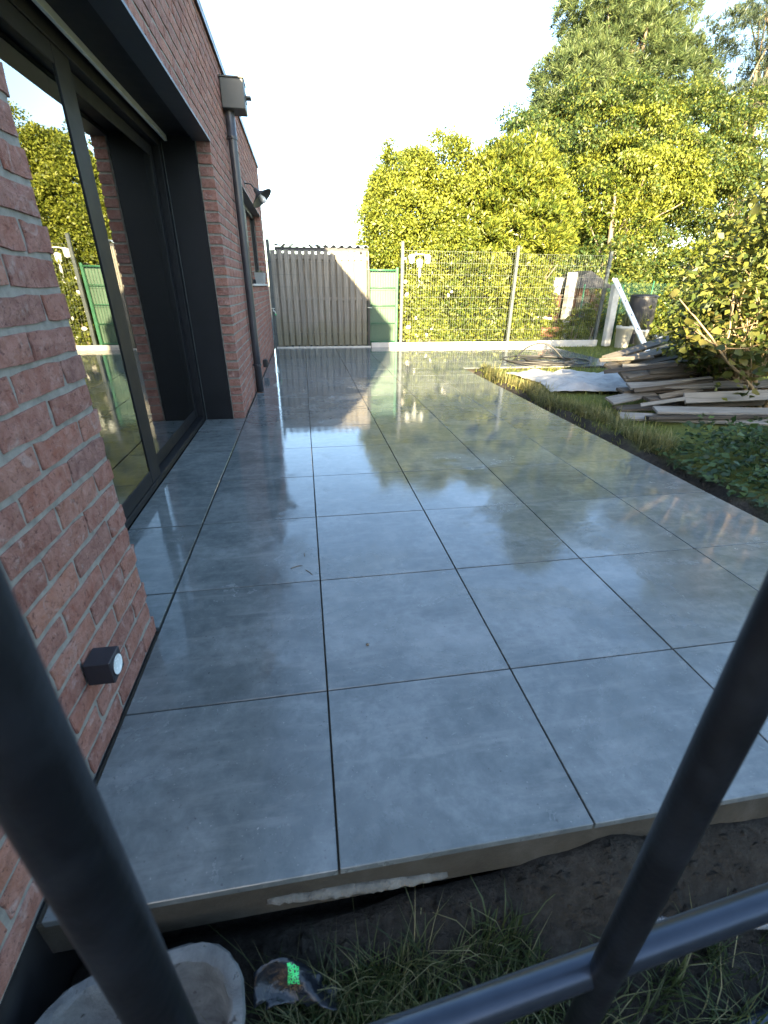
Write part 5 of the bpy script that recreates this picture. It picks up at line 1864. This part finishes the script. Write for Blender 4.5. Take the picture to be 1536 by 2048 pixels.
def build_grass():
    n = 30000
    x = rng.uniform(3.15, 9.5, n)
    y = rng.uniform(3.0, 9.4, n)
    ok = ~((x < EX1 + 0.02) & (y > EY0 - 0.03))
    tarp = (x > 3.5) & (x < 5.95) & (y > 4.75) & (y < 5.85)
    ok &= ~tarp
    pile = (x > 3.9) & (y > 3.0) & (y < 4.7) & (x < 6)
    ok &= ~(pile & (rng.random(n) < 0.75))
    dens = vnoise(x * 1.3, y * 1.3) * 0.6 + vnoise(x * 4, y * 4) * 0.4
    ok &= rng.random(n) < 0.25 + dens
    x, y = x[ok], y[ok]
    P = np.stack([x, y, ground_h(x, y) - 0.005], 1)
    blades('lawn_grass', 'lf_grass', None, P, 0.055, 0.007, 0.6, label='short patchy lawn grass right of the terrace', cat='grass', kind='stuff')
    # longer tufts along the dug edge
    n = 5200
    y = rng.uniform(2.6, 6.55, n)
    x = 3.22 + 0.12 * (1 - sstep(2.8, 4.4, y)) + np.abs(rng.normal(size=n)) * 0.12 + 0.05 * np.sin(y * 4)
    k = rng.random(n) < 0.25 + 0.9 * vnoise(x * 2, y * 2.2 + 3) ** 1.5
    x, y = x[k], y[k]
    P = np.stack([x, y, ground_h(x, y) - 0.01], 1)
    blades('edge_grass', 'lf_edge', None, P, 0.12, 0.007, 0.8, label='long dry grass hanging over the dug lawn edge', cat='grass', kind='stuff')
    # foreground weeds below the terrace: rooted tufts
    cx, cy = [], []
    for k in range(330):
        if k % 4:
            a, b = random.uniform(0.44, 1.05), random.uniform(-0.30, 0.02)
        else:
            a, b = random.uniform(1.05, 1.9), random.uniform(-0.40, -0.04)
        q = random.randint(8, 34)
        cx += [a + random.gauss(0, 0.012) for _ in range(q)]
        cy += [b + random.gauss(0, 0.012) for _ in range(q)]
    x, y = np.array(cx), np.minimum(np.array(cy), 0.05)
    P = np.stack([x, y, ground_h(x, y) - 0.006], 1)
    k = rng.random(len(P)) < 0.8
    blades('weed_grass', 'lf_weed', None, P[k], 0.075, 0.0034, 0.75, label='green grass tufts in the dark soil before the terrace', cat='grass', kind='stuff')
    blades('dead_grass', 'lf_straw', None, P[~k], 0.10, 0.0022, 1.3, label='thin dead straw lying among the grass tufts', cat='grass', kind='stuff')


build_grass()


def build_stones():
    # clods and small stones along the front bank and in the trench
    m = MB()
    for k in range(2600):
        if k % 4:
            x, y = random.uniform(0.40, 2.5), random.uniform(-0.30, 0.10)
        else:
            x, y = random.uniform(3.03, 3.32), random.uniform(1.0, 5.0)
        r = min(0.022, 0.0025 + random.expovariate(1 / 0.0045))
        z = float(ground_h(x, y)) + r * 0.15
        vs = []
        ax = random.uniform(0.7, 1.4)
        for d in ((1, 0, 0), (-1, 0, 0), (0, 1, 0), (0, -1, 0), (0, 0, 1), (0, 0, -1)):
            q = r * random.uniform(0.55, 1.25)
            vs.append((x + d[0] * q * ax + random.gauss(0, r * 0.15), y + d[1] * q / ax + random.gauss(0, r * 0.15), z + d[2] * q * 0.7))
        m.add(vs, [(0, 2, 4), (2, 1, 4), (1, 3, 4), (3, 0, 4), (2, 0, 5), (1, 2, 5), (3, 1, 5), (0, 3, 5)])
    m.build('soil_clods', 'ground', None, label='loose dark soil clods along the front bank', cat='soil', kind='stuff')


build_stones()


def build_added_hedge():
    # unseen hedge added behind the viewpoint, its top shaped to shade terrace and lawn
    e = empty('hedge', (2.5, -6.0, 0), 'unseen hedge added behind the viewpoint to shade the near terrace', 'hedge')
    xs = np.linspace(-5.0, 9.0, 140)
    vs, fs = [], []
    for x in xs:
        top = 2.66 + 0.30 * sstep(0.5, 1.2, x) * (1 - sstep(3.1, 3.9, x)) + 0.10 * (vnoise(x * 1.7, 3) - 0.5) + 0.10 * (vnoise(x * 5, 9) - 0.5)
        b = 0.12 * (vnoise(x * 2, 17) - 0.5)
        lx = x - 2.5
        vs += [(lx, -0.6 + b, -0.03), (lx, -0.55 + b, top * 0.7), (lx, -0.3, top), (lx, 0.3, top - 0.02), (lx, 0.55 - b, top * 0.7), (lx, 0.6 - b, -0.03)]
    n = len(xs)
    for i in range(n - 1):
        for k in range(5):
            fs.append((i * 6 + k, i * 6 + k + 1, (i + 1) * 6 + k + 1, (i + 1) * 6 + k))
    fs.append(tuple(range(6)))
    fs.append(tuple((n - 1) * 6 + k for k in range(5, -1, -1)))
    MB().add(vs, fs).build('core', 'lf_added_hedge', e)
    n = 9000
    x = rng.uniform(-5, 9, n)
    y = rng.uniform(-0.6, 0.6, n)
    top = 2.62 + 0.30 * sstep(0.5, 1.2, x) * (1 - sstep(3.1, 3.9, x))
    P = np.stack([x - 2.5, y, top + rng.random(n) * 0.12 - 0.1 * (np.abs(y) > 0.4)], 1)
    leaf_object('foliage', 'lf_added_hedge', e, P, rand_dirs(n) + np.array([0, 0, 0.6]), rand_dirs(n), np.full(n, 0.09), np.full(n, 0.045))


build_added_hedge()


def build_litter():
    G = 'bits of litter on the wet tiles'
    for (x, y, ln, a, lab) in ((0.50, 1.315, 0.055, 0.3, 'short dark twig on the wet tile at left'), (0.553, 1.265, 0.05, 2.2, 'bent twig touching the tile joint'), (0.535, 1.415, 0.03, 1.7, 'tiny twig beside the two larger twigs')):
        p = [Vector((x + math.cos(a) * ln * (t - 0.5), y + math.sin(a) * ln * (t - 0.5) + 0.006 * math.sin(3 * t), 0.0022)) for t in (0, 0.25, 0.5, 0.75, 1)]
        MB().tube(p, [0.0012, 0.002, 0.002, 0.0018, 0.0008], 6).build('twig', 'bark', None, True, label=lab, cat='twig', group=G)
    m = MB().lathe([(0.0, 0.006), (0.004, 0.005), (0.006, 0.002), (0.005, 0.0)], 8)
    o = m.build('pebble', 'bark', None, True, label='tiny dark pebble alone on the middle tile', cat='pebble')
    o.location = (0.749, 0.781, 0.0006)


build_litter()
